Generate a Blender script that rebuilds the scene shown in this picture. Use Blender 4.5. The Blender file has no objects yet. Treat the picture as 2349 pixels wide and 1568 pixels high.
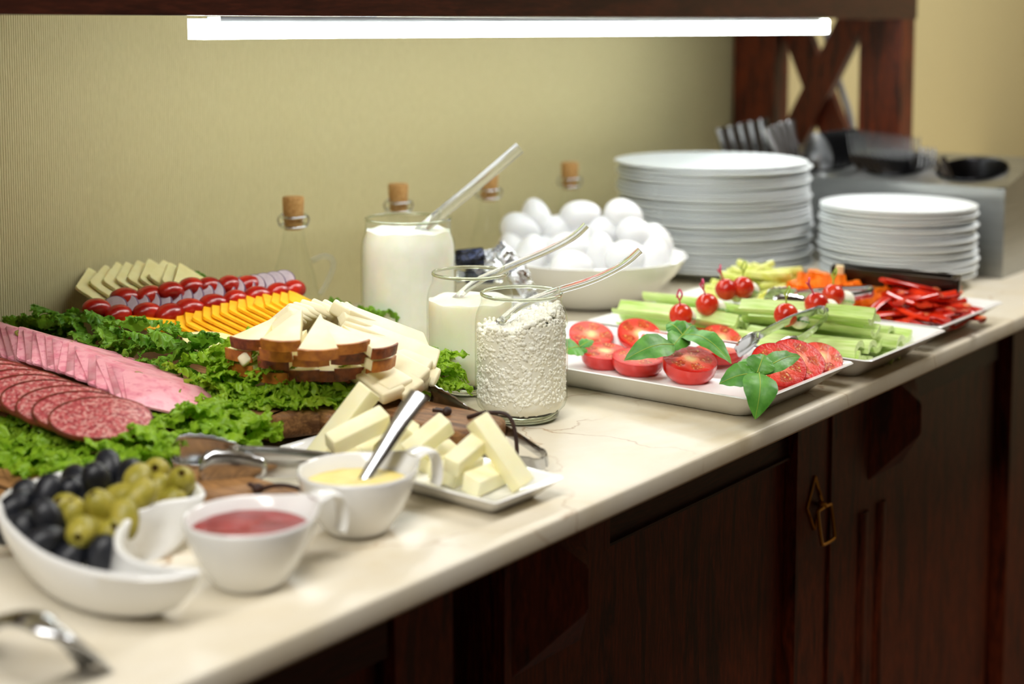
import bpy, bmesh, math, random
import numpy as np
from mathutils import noise as mnoise
from mathutils import Vector, Matrix, Euler
R = math.radians
rng = random.Random(7)
SC = bpy.context.scene
COL = SC.collection
ZC = 0.90                       # height of the countertop above the floor
# ------------------------------------------------------------------ camera
FPX, CX, YH, PITCH = 3500.0, 1174.5, 52.0, R(5.5)
CY = YH + FPX * math.tan(PITCH)
AZ = R(37.658)
CAM = Vector((0, -0.618, ZC + 0.35))
cam = bpy.data.objects.new('camera', bpy.data.cameras.new('camera'))
COL.objects.link(cam)
cam.location = CAM
fwd_h = Vector((math.cos(AZ), math.sin(AZ), 0)); RT = Vector((math.sin(AZ), -math.cos(AZ), 0))
FW = fwd_h * math.cos(PITCH) - Vector((0, 0, math.sin(PITCH)))
UP = fwd_h * math.sin(PITCH) + Vector((0, 0, math.cos(PITCH)))
cam.matrix_world = Matrix(((RT.x, UP.x, -FW.x, CAM.x), (RT.y, UP.y, -FW.y, CAM.y), (RT.z, UP.z, -FW.z, CAM.z), (0, 0, 0, 1)))
cam.data.sensor_width = 36; cam.data.lens = FPX * 36 / 2349
cam.data.shift_y = -(784 - CY) / 2349
cam.data.clip_start = 0.05
cam.data.dof.use_dof = True; cam.data.dof.focus_distance = 1.37; cam.data.dof.aperture_fstop = 3.5
SC.camera = cam
def at(u, v, z):                # point at height z over the countertop seen at (u, v)
    r = FW + RT * ((u - CX) / FPX) - UP * ((v - CY) / FPX)
    return CAM + r * ((ZC + z - CAM.z) / r.z)
def atX(u, v, X):
    r = FW + RT * ((u - CX) / FPX) - UP * ((v - CY) / FPX)
    return CAM + r * ((X - CAM.x) / r.x)
def atD(u, v, d):
    r = FW + RT * ((u - CX) / FPX) - UP * ((v - CY) / FPX)
    return CAM + r * d
def depth(p): return (Vector(p) - CAM).dot(FW)
# ------------------------------------------------------------------ world, lights, exposure
w = bpy.data.worlds.new('world'); SC.world = w; w.use_nodes = True
w.node_tree.nodes['Background'].inputs[0].default_value = (1, .9, .75, 1)
w.node_tree.nodes['Background'].inputs[1].default_value = .05
PANELS = [(0.30, -0.40), (2.75, -0.40), (-0.95, -0.35)]  # out-of-view ceiling panels, added to fill in the room light
for (x, y), en in zip(PANELS, (14, 30, 25)):
    L = bpy.data.lights.new('ceiling_fill', 'AREA'); L.shape = 'RECTANGLE'; L.size = 1.1; L.size_y = 0.55
    L.energy = en; L.color = (1, .98, .95)
    o = bpy.data.objects.new('ceiling_fill', L); COL.objects.link(o); o.location = (x, y, 2.50)
LAMP_STRENGTH = 24.0
SC.view_settings.view_transform = 'Standard'; SC.view_settings.look = 'None'
SC.view_settings.exposure = 0.0; SC.view_settings.gamma = 1; SC.view_settings.use_curve_mapping = False
SC.cycles.max_bounces = 10; SC.cycles.transparent_max_bounces = 24; SC.cycles.transmission_bounces = 10
SC.cycles.sample_clamp_indirect = 6; SC.cycles.use_denoising = True; SC.cycles.caustics_reflective = False; SC.cycles.caustics_refractive = True

# ------------------------------------------------------------------ materials
def lin(c):
    return tuple(((x / 255) / 12.92 if x / 255 <= .04045 else ((x / 255 + .055) / 1.055) ** 2.4) for x in c) + (1,)
MATS = {}
class NT:
    def __init__(s, name):
        s.m = bpy.data.materials.new(name); s.m.use_nodes = True; s.t = s.m.node_tree; s.n = s.t.nodes
        s.b = s.n['Principled BSDF']; s.out = s.n['Material Output']; MATS[name] = s.m
    def add(s, typ, **kw):
        nd = s.n.new(typ)
        for k, v in kw.items():
            if k[0] == '_': setattr(nd, k[1:], v)
            else: nd.inputs[k].default_value = v
        return nd
    def link(s, a, b): s.t.links.new(a, b)
    def coord(s, scale=(1, 1, 1), kind='Object', rand=True, rot=(0, 0, 0)):
        tc = s.add('ShaderNodeTexCoord'); mp = s.add('ShaderNodeMapping')
        mp.inputs['Scale'].default_value = scale; mp.inputs['Rotation'].default_value = rot
        if rand:
            oi = s.add('ShaderNodeObjectInfo'); va = s.add('ShaderNodeVectorMath', _operation='MULTIPLY_ADD')
            va.inputs[1].default_value = (3.1, 5.3, 7.7); cb = s.add('ShaderNodeCombineXYZ')
            for i in range(3): s.link(oi.outputs['Random'], cb.inputs[i])
            s.link(cb.outputs[0], va.inputs[0]); s.link(tc.outputs[kind], va.inputs[2]); s.link(va.outputs[0], mp.inputs[0])
        else: s.link(tc.outputs[kind], mp.inputs[0])
        return mp.outputs[0]
    def noise(s, vec, scale, detail=3, rough=.5, dist=0):
        nd = s.add('ShaderNodeTexNoise', Scale=scale, Detail=detail, Roughness=rough, Distortion=dist); s.link(vec, nd.inputs['Vector']); return nd.outputs['Fac']
    def ramp(s, fac, stops, interp='LINEAR'):
        r = s.add('ShaderNodeValToRGB'); r.color_ramp.interpolation = interp
        e = r.color_ramp.elements
        while len(e) < len(stops): e.new(.5)
        for k, (p, c) in enumerate(stops):
            e[k].position = p; e[k].color = c if len(c) == 4 else lin(c)
        s.link(fac, r.inputs[0]); return r.outputs[0]
    def mix(s, fac, a, b, blend='MIX'):
        m = s.add('ShaderNodeMix', _data_type='RGBA', _blend_type=blend)
        if isinstance(fac, (int, float)): m.inputs[0].default_value = fac
        else: s.link(fac, m.inputs[0])
        for k, x in ((6, a), (7, b)):
            if isinstance(x, tuple): m.inputs[k].default_value = x if len(x) == 4 else lin(x)
            else: s.link(x, m.inputs[k])
        return m.outputs[2]
    def bump(s, h, strength=.3, dist=.002):
        b = s.add('ShaderNodeBump', Strength=strength, Distance=dist); s.link(h, b.inputs['Height']); s.link(b.outputs[0], s.b.inputs['Normal']); return b
    def base(s, c):
        if isinstance(c, tuple): s.b.inputs['Base Color'].default_value = c if len(c) == 4 else lin(c)
        else: s.link(c, s.b.inputs['Base Color'])
    def set(s, rough=.5, metal=0, spec=.5, coat=0, sss=0, sr=.005):
        s.b.inputs['Roughness'].default_value = rough; s.b.inputs['Metallic'].default_value = metal
        s.b.inputs['Specular IOR Level'].default_value = spec; s.b.inputs['Coat Weight'].default_value = coat
        if sss:
            s.b.inputs['Subsurface Weight'].default_value = sss; s.b.inputs['Subsurface Scale'].default_value = sr
            s.b.inputs['Subsurface Radius'].default_value = (1, .7, .4)
def simple(name, c1, c2, scale=30, rough=.5, metal=0, bump=0, bscale=None, stretch=(1, 1, 1), lo=.35, hi=.65, kind='Object', **kw):
    s = NT(name); v = s.coord(stretch, kind)
    f = s.noise(v, scale, 4); s.base(s.ramp(f, [(lo, c1), (hi, c2)])); s.set(rough, metal, **kw)
    if bump: s.bump(s.noise(v, bscale or scale * 3, 3), bump, .001)
    return s.m
simple('porcelain', (236, 236, 234), (240, 240, 238), 5, .12, coat=.3)
simple('plate_white', (238, 243, 245), (242, 246, 247), 5, .3)
simple('tray_white', (232, 232, 230), (238, 238, 236), 5, .2)
simple('steel', (206, 208, 212), (214, 216, 218), 40, .18, 1)
simple('steel_brushed', (160, 162, 160), (176, 178, 176), 12, .34, 1, stretch=(1, 1, 30))
simple('steel_cutlery_dimmed', (160, 160, 162), (172, 172, 174), 40, .2, 1)  # darkened base colour stands in for reflections of a dark room
simple('steel_well_shade', (40, 40, 42), (48, 48, 50), 40, .3, 1)  # near-black colour paints in the shade inside the wells
simple('steel_dark', (60, 55, 50), (70, 62, 55), 20, .35, 1)
simple('brass', (170, 120, 45), (190, 135, 55), 30, .3, 1)
simple('cork', (196, 150, 92), (170, 122, 66), 260, .85, bump=.3)
simple('cork_pale', (232, 214, 170), (222, 202, 156), 90, .7)
simple('leather', (44, 26, 20), (60, 34, 24), 200, .6)
simple('egg', (228, 228, 229), (234, 234, 235), 30, .42, bump=.05, bscale=500, sss=.15)
simple('yogurt', (242, 247, 230), (248, 250, 238), 60, .35, bump=.1, bscale=120, sss=.5, sr=.012)
simple('cream', (250, 248, 224), (253, 251, 232), 40, .35, bump=.1, bscale=120, sss=.5, sr=.012)
simple('curd', (255, 252, 236), (255, 254, 244), 150, .5, bump=.15, bscale=900)
simple('cheese_white', (242, 230, 190), (246, 236, 202), 60, .45, bump=.12, bscale=260, sss=.2)
simple('cheese_pale', (240, 224, 158), (244, 231, 172), 60, .45, bump=.1, bscale=240, sss=.2)
simple('cheese_smoked', (250, 236, 186), (253, 242, 200), 60, .45, bump=.1, bscale=200, sss=.2)
simple('cheddar', (255, 178, 12), (255, 190, 30), 90, .4, bump=.06, bscale=300, sss=.15)
simple('rind', (146, 74, 22), (208, 130, 48), 110, .42, bump=.5, bscale=300, lo=.3, hi=.7)
simple('rind_dark', (88, 34, 12), (160, 82, 32), 140, .42, bump=.8, bscale=240, lo=.3, hi=.7)
simple('butter', (255, 246, 196), (255, 250, 210), 50, .45, bump=.12, bscale=140, sss=.25)
simple('mustard', (232, 208, 110), (238, 218, 130), 90, .4, bump=.5, bscale=130)
simple('ketchup', (122, 9, 4), (150, 18, 8), 60, .34, bump=.7, bscale=140, spec=.25)
simple('cherry_tomato', (140, 16, 10), (184, 36, 18), 60, .24, coat=.1, bump=.04, bscale=100)
simple('cherry_bright', (190, 28, 14), (218, 58, 22), 60, .22, coat=.1)
simple('lilac_sausage', (206, 190, 196), (222, 208, 212), 140, .45, bump=.08)
simple('purple_skin', (92, 66, 92), (112, 84, 108), 100, .5)
simple('olive_black', (16, 18, 24), (28, 30, 38), 80, .42)
simple('olive_green', (142, 134, 40), (176, 162, 66), 120, .42)
simple('olive_pit_dark', (96, 66, 20), (70, 44, 12), 120, .5)
simple('olive_slice', (120, 112, 40), (150, 140, 60), 200, .4)
simple('pepper_yellow', (214, 222, 104), (232, 234, 150), 90, .3, bump=.1)
simple('carrot', (240, 112, 10), (252, 146, 30), 80, .4, bump=.2, bscale=300)
simple('pepper_red', (190, 20, 8), (226, 52, 14), 60, .22, coat=.3)
simple('pepper_flesh', (238, 150, 100), (226, 110, 60), 90, .4)
simple('stem_pink', (214, 60, 110), (200, 40, 90), 50, .4)
simple('stem_green', (150, 176, 60), (176, 196, 80), 50, .5)
simple('mozzarella', (240, 238, 214), (246, 244, 226), 50, .4, sss=.2)
simple('basil', (60, 126, 34), (98, 162, 58), 70, .45, bump=.35, bscale=160)
simple('floor_tile', (78, 60, 46), (92, 72, 56), 3, .4)
simple('plaster', (206, 190, 150), (214, 198, 160), 3, .8)
simple('plaster_brown', (92, 80, 64), (100, 88, 72), 3, .8)
simple('ceiling_paint', (230, 224, 210), (236, 230, 218), 3, .8)
simple('cable_grey', (140, 140, 140), (150, 150, 150), 20, .5)
simple('aluminium', (150, 152, 154), (164, 166, 168), 20, .4, .8)
def m_wood(name, dark, light, stretch, scale=6, rough=.35, coat=.2, bump=.12):
    s = NT(name); v = s.coord(stretch)
    f = s.noise(v, scale, 6, .62, .9); g = s.noise(v, scale * 9, 4, .6)
    c = s.ramp(f, [(.3, dark), (.5, light), (.62, dark), (.75, light)])
    s.base(s.mix(s.ramp(g, [(.4, (0, 0, 0, 1)), (.6, (.5, .5, .5, 1))]), c, tuple(x * .55 for x in lin(dark)[:3]) + (1,)))
    s.set(rough, coat=coat, spec=.3); s.bump(g, bump, .0006)
m_wood('wood_vertical', (48, 17, 8), (116, 46, 18), (7, 7, .9), rough=.42, coat=.03)
m_wood('wood_along', (34, 12, 6), (70, 26, 11), (.9, 7, 7), rough=.42, coat=.03)
m_wood('wood_shelf', (38, 15, 9), (68, 30, 18), (.9, 7, 7), coat=.05)
m_wood('wood_board', (110, 72, 38), (182, 134, 82), (6, .9, 6), 7, .5, 0, .2)
m_wood('wood_board_dark', (92, 58, 32), (158, 114, 72), (6, .9, 6), 7, .5, 0, .2)
# ribbed woven wallpaper
s = NT('wallpaper'); v = s.coord((1, 1, 1), rand=False)
wv = s.add('ShaderNodeTexWave', _wave_type='BANDS', _bands_direction='X', _wave_profile='SIN', Scale=119, Distortion=1.6, Detail=2)
wv.inputs['Detail Scale'].default_value = .45; wv.inputs['Detail Roughness'].default_value = .55
mp2 = s.coord((1, 1, .35), rand=False); s.link(mp2, wv.inputs['Vector'])
n2 = s.noise(s.coord((1, 1, .3), rand=False), 320, 3); mul = s.add('ShaderNodeMath', _operation='MULTIPLY_ADD'); mul.inputs[1].default_value = .5
s.link(n2, mul.inputs[0]); s.link(wv.outputs['Fac'], mul.inputs[2])
c = s.ramp(mul.outputs[0], [(.2, (172, 156, 104)), (.55, (212, 199, 148)), (1.0, (222, 210, 164))])
big = s.noise(s.coord((1, 1, .2), rand=False), 6, 2)
s.base(s.mix(s.ramp(big, [(.3, (0, 0, 0, 1)), (.7, (.25, .25, .25, 1))]), c, (214, 199, 148))); s.set(.62, spec=.35); s.bump(mul.outputs[0], .55, .0014)
# beige marble
s = NT('marble'); v = s.coord((1, 1, 1), rand=False)
f = s.noise(v, 5.5, 6, .6, .6); f2 = s.noise(v, 30, 4, .6)
c = s.ramp(f, [(.30, (212, 197, 164)), (.45, (220, 210, 187)), (.6, (225, 218, 201)), (.75, (215, 201, 171))])
c = s.mix(s.ramp(f2, [(.45, (0, 0, 0, 1)), (.7, (.35, .35, .35, 1))]), c, (232, 224, 206))
vd = s.add('ShaderNodeTexVoronoi', _feature='DISTANCE_TO_EDGE', Scale=5.0); wn = s.add('ShaderNodeTexNoise', Scale=9, Detail=5); s.link(v, wn.inputs['Vector'])
wm = s.add('ShaderNodeVectorMath', _operation='MULTIPLY_ADD'); wm.inputs[1].default_value = (.22, .22, .22); s.link(wn.outputs['Color'], wm.inputs[0]); s.link(v, wm.inputs[2]); s.link(wm.outputs[0], vd.inputs['Vector'])
crack = s.ramp(vd.outputs['Distance'], [(0, (1, 1, 1, 1)), (.006, (.5, .5, .5, 1)), (.014, (0, 0, 0, 1))])
msk = s.ramp(s.noise(v, 4, 2), [(.44, (0, 0, 0, 1)), (.56, (.85, .85, .85, 1))])
s.base(s.mix(s.mix(1.0, crack, msk, 'MULTIPLY'), c, (158, 116, 66))); s.set(.33, spec=.4)
# ham / salami
s = NT('ham'); v = s.coord(); f = s.noise(v, 90, 4); f2 = s.noise(v, 160, 2)
c = s.ramp(f, [(.36, (224, 130, 146)), (.55, (238, 164, 174))])
s.base(s.mix(s.ramp(f2, [(.62, (0, 0, 0, 1)), (.7, (.7, .7, .7, 1))]), c, (206, 92, 116))); s.set(.38, sss=.12)
s = NT('salami'); v = s.coord(); vo = s.add('ShaderNodeTexVoronoi', Scale=520); s.link(v, vo.inputs['Vector'])
f = s.noise(v, 240, 4); c = s.ramp(f, [(.35, (142, 44, 50)), (.6, (190, 92, 92))])
sep = s.add('ShaderNodeSeparateColor'); s.link(vo.outputs['Color'], sep.inputs[0])
s.base(s.mix(s.ramp(sep.outputs[0], [(.55, (0, 0, 0, 1)), (.8, (.6, .6, .6, 1))]), c, (226, 176, 164))); s.set(.42, sss=.08); s.bump(sep.outputs[0], .15, .0006)
simple('salami_casing', (92, 34, 20), (128, 52, 30), 90, .5)
# lettuce
def m_lettuce(name, a, b, c_):
    s = NT(name); v = s.coord(); f = s.noise(v, 45, 4); oi = s.add('ShaderNodeObjectInfo')
    c = s.ramp(f, [(.3, a), (.6, b)]); c = s.mix(s.ramp(oi.outputs['Random'], [(0, (0, 0, 0, 1)), (1, (.6, .6, .6, 1))]), c, c_)
    s.base(c); s.set(.38, spec=.4); s.bump(s.noise(v, 130, 3), .5, .002)
    tr = s.add('ShaderNodeBsdfTranslucent'); s.link(c, tr.inputs[0]); mx = s.add('ShaderNodeMixShader'); mx.inputs[0].default_value = .42
    s.link(s.b.outputs[0], mx.inputs[1]); s.link(tr.outputs[0], mx.inputs[2]); s.link(mx.outputs[0], s.out.inputs[0])
m_lettuce('lettuce', (118, 172, 22), (166, 208, 50), (186, 220, 70))
m_lettuce('lettuce_deep', (72, 134, 26), (124, 178, 48), (150, 196, 66))
# cut tomato face
s = NT('tomato_cut'); tc = s.add('ShaderNodeTexCoord'); sx_ = s.add('ShaderNodeSeparateXYZ'); s.link(tc.outputs['Object'], sx_.inputs[0])
def mth(op, a, b=None, c=None):
    nd = s.add('ShaderNodeMath', _operation=op)
    for k_, x_ in enumerate((a, b, c)):
        if x_ is None: continue
        if isinstance(x_, (int, float)): nd.inputs[k_].default_value = x_
        else: s.link(x_, nd.inputs[k_])
    return nd.outputs[0]
nz = s.noise(s.coord(), 130, 3, .6, .3)
rad_n = mth('DIVIDE', mth('SQRT', mth('ADD', mth('MULTIPLY', sx_.outputs[0], sx_.outputs[0]), mth('MULTIPLY', sx_.outputs[1], sx_.outputs[1]))), .025)
rad_w = mth('MULTIPLY_ADD', nz, .25, mth('SUBTRACT', rad_n, .125))
ang_n = mth('ARCTAN2', sx_.outputs[1], sx_.outputs[0])
spoke = mth('COSINE', mth('MULTIPLY_ADD', nz, 2.2, mth('MULTIPLY', ang_n, 5.0)))
inring = mth('MULTIPLY', mth('SMOOTH_MIN', mth('MULTIPLY', mth('SUBTRACT', rad_w, .36), 9.0), 1.0, .1), mth('SMOOTH_MIN', mth('MULTIPLY', mth('SUBTRACT', .84, rad_w), 9.0), 1.0, .1))
loc = mth('MULTIPLY', mth('GREATER_THAN', inring, .05), mth('GREATER_THAN', spoke, -.25))
flesh = s.ramp(rad_w, [(.10, (250, 206, 140)), (.30, (240, 128, 92)), (.55, (228, 78, 58)), (.8, (222, 66, 48)), (.95, (206, 32, 22))])
vo = s.add('ShaderNodeTexVoronoi', Scale=330); s.link(s.coord(), vo.inputs['Vector'])
seed = s.ramp(vo.outputs['Distance'], [(.18, (1, 1, 1, 1)), (.30, (0, 0, 0, 1))])
gelc = s.mix(seed, s.ramp(nz, [(.35, (168, 44, 20)), (.65, (206, 84, 34))]), (232, 186, 96))
s.base(s.mix(loc, flesh, gelc)); s.set(.34, coat=0, spec=.2); s.bump(mth('ADD', nz, mth('MULTIPLY', loc, -.6)), .5, .002)
simple('tomato_skin', (196, 22, 14), (218, 44, 26), 40, .16, coat=.4, sss=.08)
# celery, ribbed lengthwise
s = NT('celery'); v = s.coord((1, .06, 1)); f = s.noise(v, 420, 3); f2 = s.noise(s.coord(), 14, 2)
c = s.ramp(f, [(.35, (178, 212, 104)), (.6, (214, 234, 160))]); s.base(s.mix(s.ramp(f2, [(.4, (0, 0, 0, 1)), (.7, (.6, .6, .6, 1))]), c, (220, 234, 172))); s.set(.3, sss=.15); s.bump(f, .4, .001)
# foil
s = NT('foil'); v = s.coord(); f = s.noise(v, 90, 2, .6, 1.5); s.base((225, 228, 232)); s.set(.12, 1); s.bump(f, 1.0, .006)
s = NT('foil_blue'); v = s.coord(); f = s.noise(v, 60, 2, .6, 1.5); s.base(s.ramp(f, [(.45, (26, 26, 32)), (.65, (58, 66, 96))])); s.set(.25, .6); s.bump(f, .8, .005)
# thin clear glass: transmits straight through, reflects by Fresnel
s = NT('glass'); lw = s.add('ShaderNodeLayerWeight', Blend=.5); pw = s.add('ShaderNodeMath', _operation='POWER'); pw.inputs[1].default_value = 5; fr = s.add('ShaderNodeMath', _operation='MULTIPLY_ADD'); fr.inputs[1].default_value = .38; fr.inputs[2].default_value = .035; s.link(lw.outputs['Facing'], pw.inputs[0]); s.link(pw.outputs[0], fr.inputs[0])
tint = s.ramp(lw.outputs['Facing'], [(0, (.99, .995, .985, 1)), (.75, (.97, .98, .955, 1)), (.96, (.90, .92, .86, 1)), (1, (.82, .85, .77, 1))])
tr = s.add('ShaderNodeBsdfTransparent'); s.link(tint, tr.inputs[0]); gl = s.add('ShaderNodeBsdfGlossy', Roughness=.03); mx = s.add('ShaderNodeMixShader')
s.link(fr.outputs[0], mx.inputs[0]); s.link(tr.outputs[0], mx.inputs[1]); s.link(gl.outputs[0], mx.inputs[2]); s.link(mx.outputs[0], s.out.inputs[0])
s = NT('glass_solid'); s.base((246, 248, 246)); s.set(.10); s.b.inputs['Transmission Weight'].default_value = .9; s.b.inputs['IOR'].default_value = 1.3
s = NT('glass_rim'); s.base((226, 232, 214)); s.set(.02); s.b.inputs['Transmission Weight'].default_value = 1; s.b.inputs['IOR'].default_value = 1.48
# strip lamp, and the glow of the added ceiling fill panels
def m_emit(name, col, st):
    s = NT(name); e = s.add('ShaderNodeEmission'); e.inputs[0].default_value = col; e.inputs[1].default_value = st; s.link(e.outputs[0], s.out.inputs[0])
m_emit('lamp_diffuser', (.93, 1.0, .97, 1), LAMP_STRENGTH)
m_emit('fill_panel_glow', (1, .98, .95, 1), 3)

# ------------------------------------------------------------------ mesh helpers
def mesh(name, V, F, smooth=True, ang=40, mat=None):
    me = bpy.data.meshes.new(name); me.from_pydata([tuple(v) for v in V], [], [tuple(f) for f in F]); me.validate()
    bm = bmesh.new(); bm.from_mesh(me); bmesh.ops.recalc_face_normals(bm, faces=bm.faces); bm.to_mesh(me); bm.free()
    if smooth:
        me.shade_smooth()
        if ang < 180: me.set_sharp_from_angle(angle=R(ang))
    if mat: me.materials.append(MATS[mat])
    return me
def bm_mesh(name, bm, smooth=True, ang=40, mat=None):
    me = bpy.data.meshes.new(name); bmesh.ops.recalc_face_normals(bm, faces=bm.faces); bm.to_mesh(me); bm.free()
    if smooth: me.shade_smooth(); me.set_sharp_from_angle(angle=R(ang))
    if mat: me.materials.append(MATS[mat])
    return me
def join(*parts):
    V, F = [], []
    for v, f in parts:
        o = len(V); V += list(v); F += [tuple(i + o for i in q) for q in f]
    return V, F
def xf(vf, M):
    return [M @ Vector(v) for v in vf[0]], vf[1]
def cub(x0, x1, y0, y1, z0, z1):
    V = [(x, y, z) for x in (x0, x1) for y in (y0, y1) for z in (z0, z1)]
    return V, [(0, 1, 3, 2), (4, 6, 7, 5), (0, 4, 5, 1), (2, 3, 7, 6), (0, 2, 6, 4), (1, 5, 7, 3)]
def rbox(name, sx, sy, sz, bev, seg=2, mat=None, base=False, jit=0):
    bm = bmesh.new(); bmesh.ops.create_cube(bm, size=1)
    for v in bm.verts:
        v.co = Vector((v.co.x * sx, v.co.y * sy, (v.co.z + (.5 if base else 0)) * sz))
        if jit: v.co += Vector((rng.uniform(-jit, jit), rng.uniform(-jit, jit), rng.uniform(-jit, jit)))
    bmesh.ops.bevel(bm, geom=list(bm.edges), offset=bev, segments=seg, affect='EDGES', profile=.5)
    return bm_mesh(name, bm, True, 50, mat)
def lathe(prof, n=40, cap0=True, cap1=False):
    V, F = [], []
    for r, z in prof:
        for i in range(n):
            a = 2 * math.pi * i / n; V.append((r * math.cos(a), r * math.sin(a), z))
    for j in range(len(prof) - 1):
        for i in range(n):
            F.append((j * n + i, j * n + (i + 1) % n, (j + 1) * n + (i + 1) % n, (j + 1) * n + i))
    if cap0: F.append(tuple(range(n - 1, -1, -1)))
    if cap1: F.append(tuple((len(prof) - 1) * n + i for i in range(n)))
    return V, F
def tube(path, rad, n=10, ry=None, up=None, caps=True):
    P = [Vector(p) for p in path]; V, F = [], []
    m = len(P); nrm = None
    for k in range(m):
        t = (P[min(k + 1, m - 1)] - P[max(k - 1, 0)]).normalized()
        if up is not None:
            b = t.cross(Vector(up)); b = b.normalized() if b.length > 1e-5 else t.orthogonal().normalized(); nn = b.cross(t).normalized()
        else:
            if nrm is None: nrm = t.orthogonal().normalized()
            nn = (nrm - t * nrm.dot(t)).normalized(); nrm = nn; b = t.cross(nn)
        r1 = rad(k / (m - 1)) if callable(rad) else rad
        r2 = r1 if ry is None else (ry(k / (m - 1)) if callable(ry) else ry)
        for i in range(n):
            a = 2 * math.pi * i / n; V.append(P[k] + b * (r1 * math.cos(a)) + nn * (r2 * math.sin(a)))
    for k in range(m - 1):
        for i in range(n): F.append((k * n + i, k * n + (i + 1) % n, (k + 1) * n + (i + 1) % n, (k + 1) * n + i))
    if caps: F.append(tuple(range(n - 1, -1, -1))); F.append(tuple((m - 1) * n + i for i in range(n)))
    return V, F
def crom(P, n=8, closed=False):
    P = [Vector(p) for p in P]; out = []; m = len(P); rngk = range(m if closed else m - 1)
    for k in rngk:
        g = lambda i: P[i % m] if closed else P[max(0, min(m - 1, i))]
        a, b, c, d = g(k - 1), g(k), g(k + 1), g(k + 2)
        for i in range(n):
            t = i / n; out.append(.5 * ((2 * b) + (c - a) * t + (2 * a - 5 * b + 4 * c - d) * t * t + (3 * b - 3 * c + d - a) * t ** 3))
    if not closed: out.append(P[-1])
    return out
def slab(name, outline, z0, z1, bev=.0, mat=None, seg=2, ang=40):
    bm = bmesh.new(); vs = [bm.verts.new((p[0], p[1], z0)) for p in outline]; f = bm.faces.new(vs)
    ex = bmesh.ops.extrude_face_region(bm, geom=[f]); bmesh.ops.translate(bm, verts=[e for e in ex['geom'] if isinstance(e, bmesh.types.BMVert)], vec=(0, 0, z1 - z0))
    if bev:
        es = [e for e in bm.edges if len(e.link_faces) == 2 and any(len(q.verts) > 4 or len(outline) == 4 and abs(q.normal.z) > .9 for q in e.link_faces) and abs(e.verts[0].co.z - e.verts[1].co.z) < 1e-6]
        bm.normal_update()
        bmesh.ops.bevel(bm, geom=es, offset=bev, segments=seg, affect='EDGES', profile=.5)
    return bm_mesh(name, bm, True, ang, mat)
def ellips(a, b, c, n=18, m=12):
    V, F = [(0, 0, -c)], []
    for j in range(1, m):
        th = -math.pi / 2 + math.pi * j / m
        for i in range(n):
            ph = 2 * math.pi * i / n; V.append((a * math.cos(th) * math.cos(ph), b * math.cos(th) * math.sin(ph), c * math.sin(th)))
    V.append((0, 0, c)); top = len(V) - 1
    for i in range(n): F.append((0, 1 + (i + 1) % n, 1 + i)); F.append((top, 1 + (m - 2) * n + i, 1 + (m - 2) * n + (i + 1) % n))
    for j in range(m - 2):
        for i in range(n): F.append((1 + j * n + i, 1 + j * n + (i + 1) % n, 1 + (j + 1) * n + (i + 1) % n, 1 + (j + 1) * n + i))
    return V, F
# ------------------------------------------------------------------ object helpers
def tag(o, label=None, cat=None, group=None, kind=None):
    if label: o['label'] = label
    if cat: o['category'] = cat
    if group: o['group'] = group
    if kind: o['kind'] = kind
    return o
def obj(name, me, parent=None, M=None, mat=None):
    o = bpy.data.objects.new(name, me); COL.objects.link(o)
    if mat and not me.materials: me.materials.append(MATS[mat])
    if parent: o.parent = parent
    if M is not None: o.matrix_local = M
    return o
def thing(name, label, cat, loc=(0, 0, 0), rz=0, group=None, M=None):
    o = bpy.data.objects.new(name, None); COL.objects.link(o); o.empty_display_size = .02
    if M is not None: o.matrix_world = M
    else: o.location = loc; o.rotation_euler = (0, 0, rz)
    return tag(o, label, cat, group)
def part(name, vf, mat, parent, smooth=True, ang=40, M=None):
    return obj(name, mesh(name, vf[0], vf[1], smooth, ang, mat), parent, M)
def TRS(loc, rx=0, ry=0, rz=0, s=1):
    return Matrix.Translation(loc) @ Euler((rx, ry, rz)).to_matrix().to_4x4() @ Matrix.Diagonal((s, s, s, 1) if not isinstance(s, tuple) else s + (1,))
def frame(loc, x, z):
    x = Vector(x).normalized(); z = Vector(z); z = (z - x * z.dot(x)).normalized(); y = z.cross(x)
    return Matrix(((x.x, y.x, z.x, loc[0]), (x.y, y.y, z.y, loc[1]), (x.z, y.z, z.z, loc[2]), (0, 0, 0, 1)))
def W(x, y, z=0): return Vector((x, y, ZC + z))
def struct(name, vf, mat, smooth=False):
    return tag(part(name, vf, mat, None, smooth), kind='structure')

# ================================================================== room shell
WALL_Y = 0.69
X0, X1, Y0 = -1.6, 4.2, -2.6
struct('floor', cub(X0, X1, Y0, WALL_Y, -.05, 0), 'floor_tile')
struct('wall_back', cub(X0, X1, WALL_Y, WALL_Y + .1, 0, 2.6), 'wallpaper')
struct('wall_front', cub(X0, X1, Y0 - .1, Y0, 0, 2.6), 'plaster_brown')
struct('wall_left', cub(X0 - .1, X0, Y0, WALL_Y, 0, 2.6), 'plaster_brown')
struct('wall_right', cub(X1, X1 + .1, Y0, WALL_Y, 0, 2.6), 'plaster')
struct('ceiling', cub(X0, X1, Y0, WALL_Y, 2.6, 2.65), 'ceiling_paint')
for x, y in PANELS:  # bodies of the added fill panels, out of view
    t = thing('ceiling_fill_panel', 'flat unseen ceiling panel added as fill light over the room in front of the buffet', 'light', (x, y, 2.6), 0, 'added ceiling fill panels')
    part('fill_frame', join(cub(-.6, .6, -.32, -.29, -.05, 0), cub(-.6, .6, .29, .32, -.05, 0), cub(-.6, -.57, -.29, .29, -.05, 0), cub(.57, .6, -.29, .29, -.05, 0)), 'ceiling_paint', t, False)
    part('fill_glow', cub(-.57, .57, -.29, .29, -.04, -.001), 'fill_panel_glow', t, False)

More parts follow.
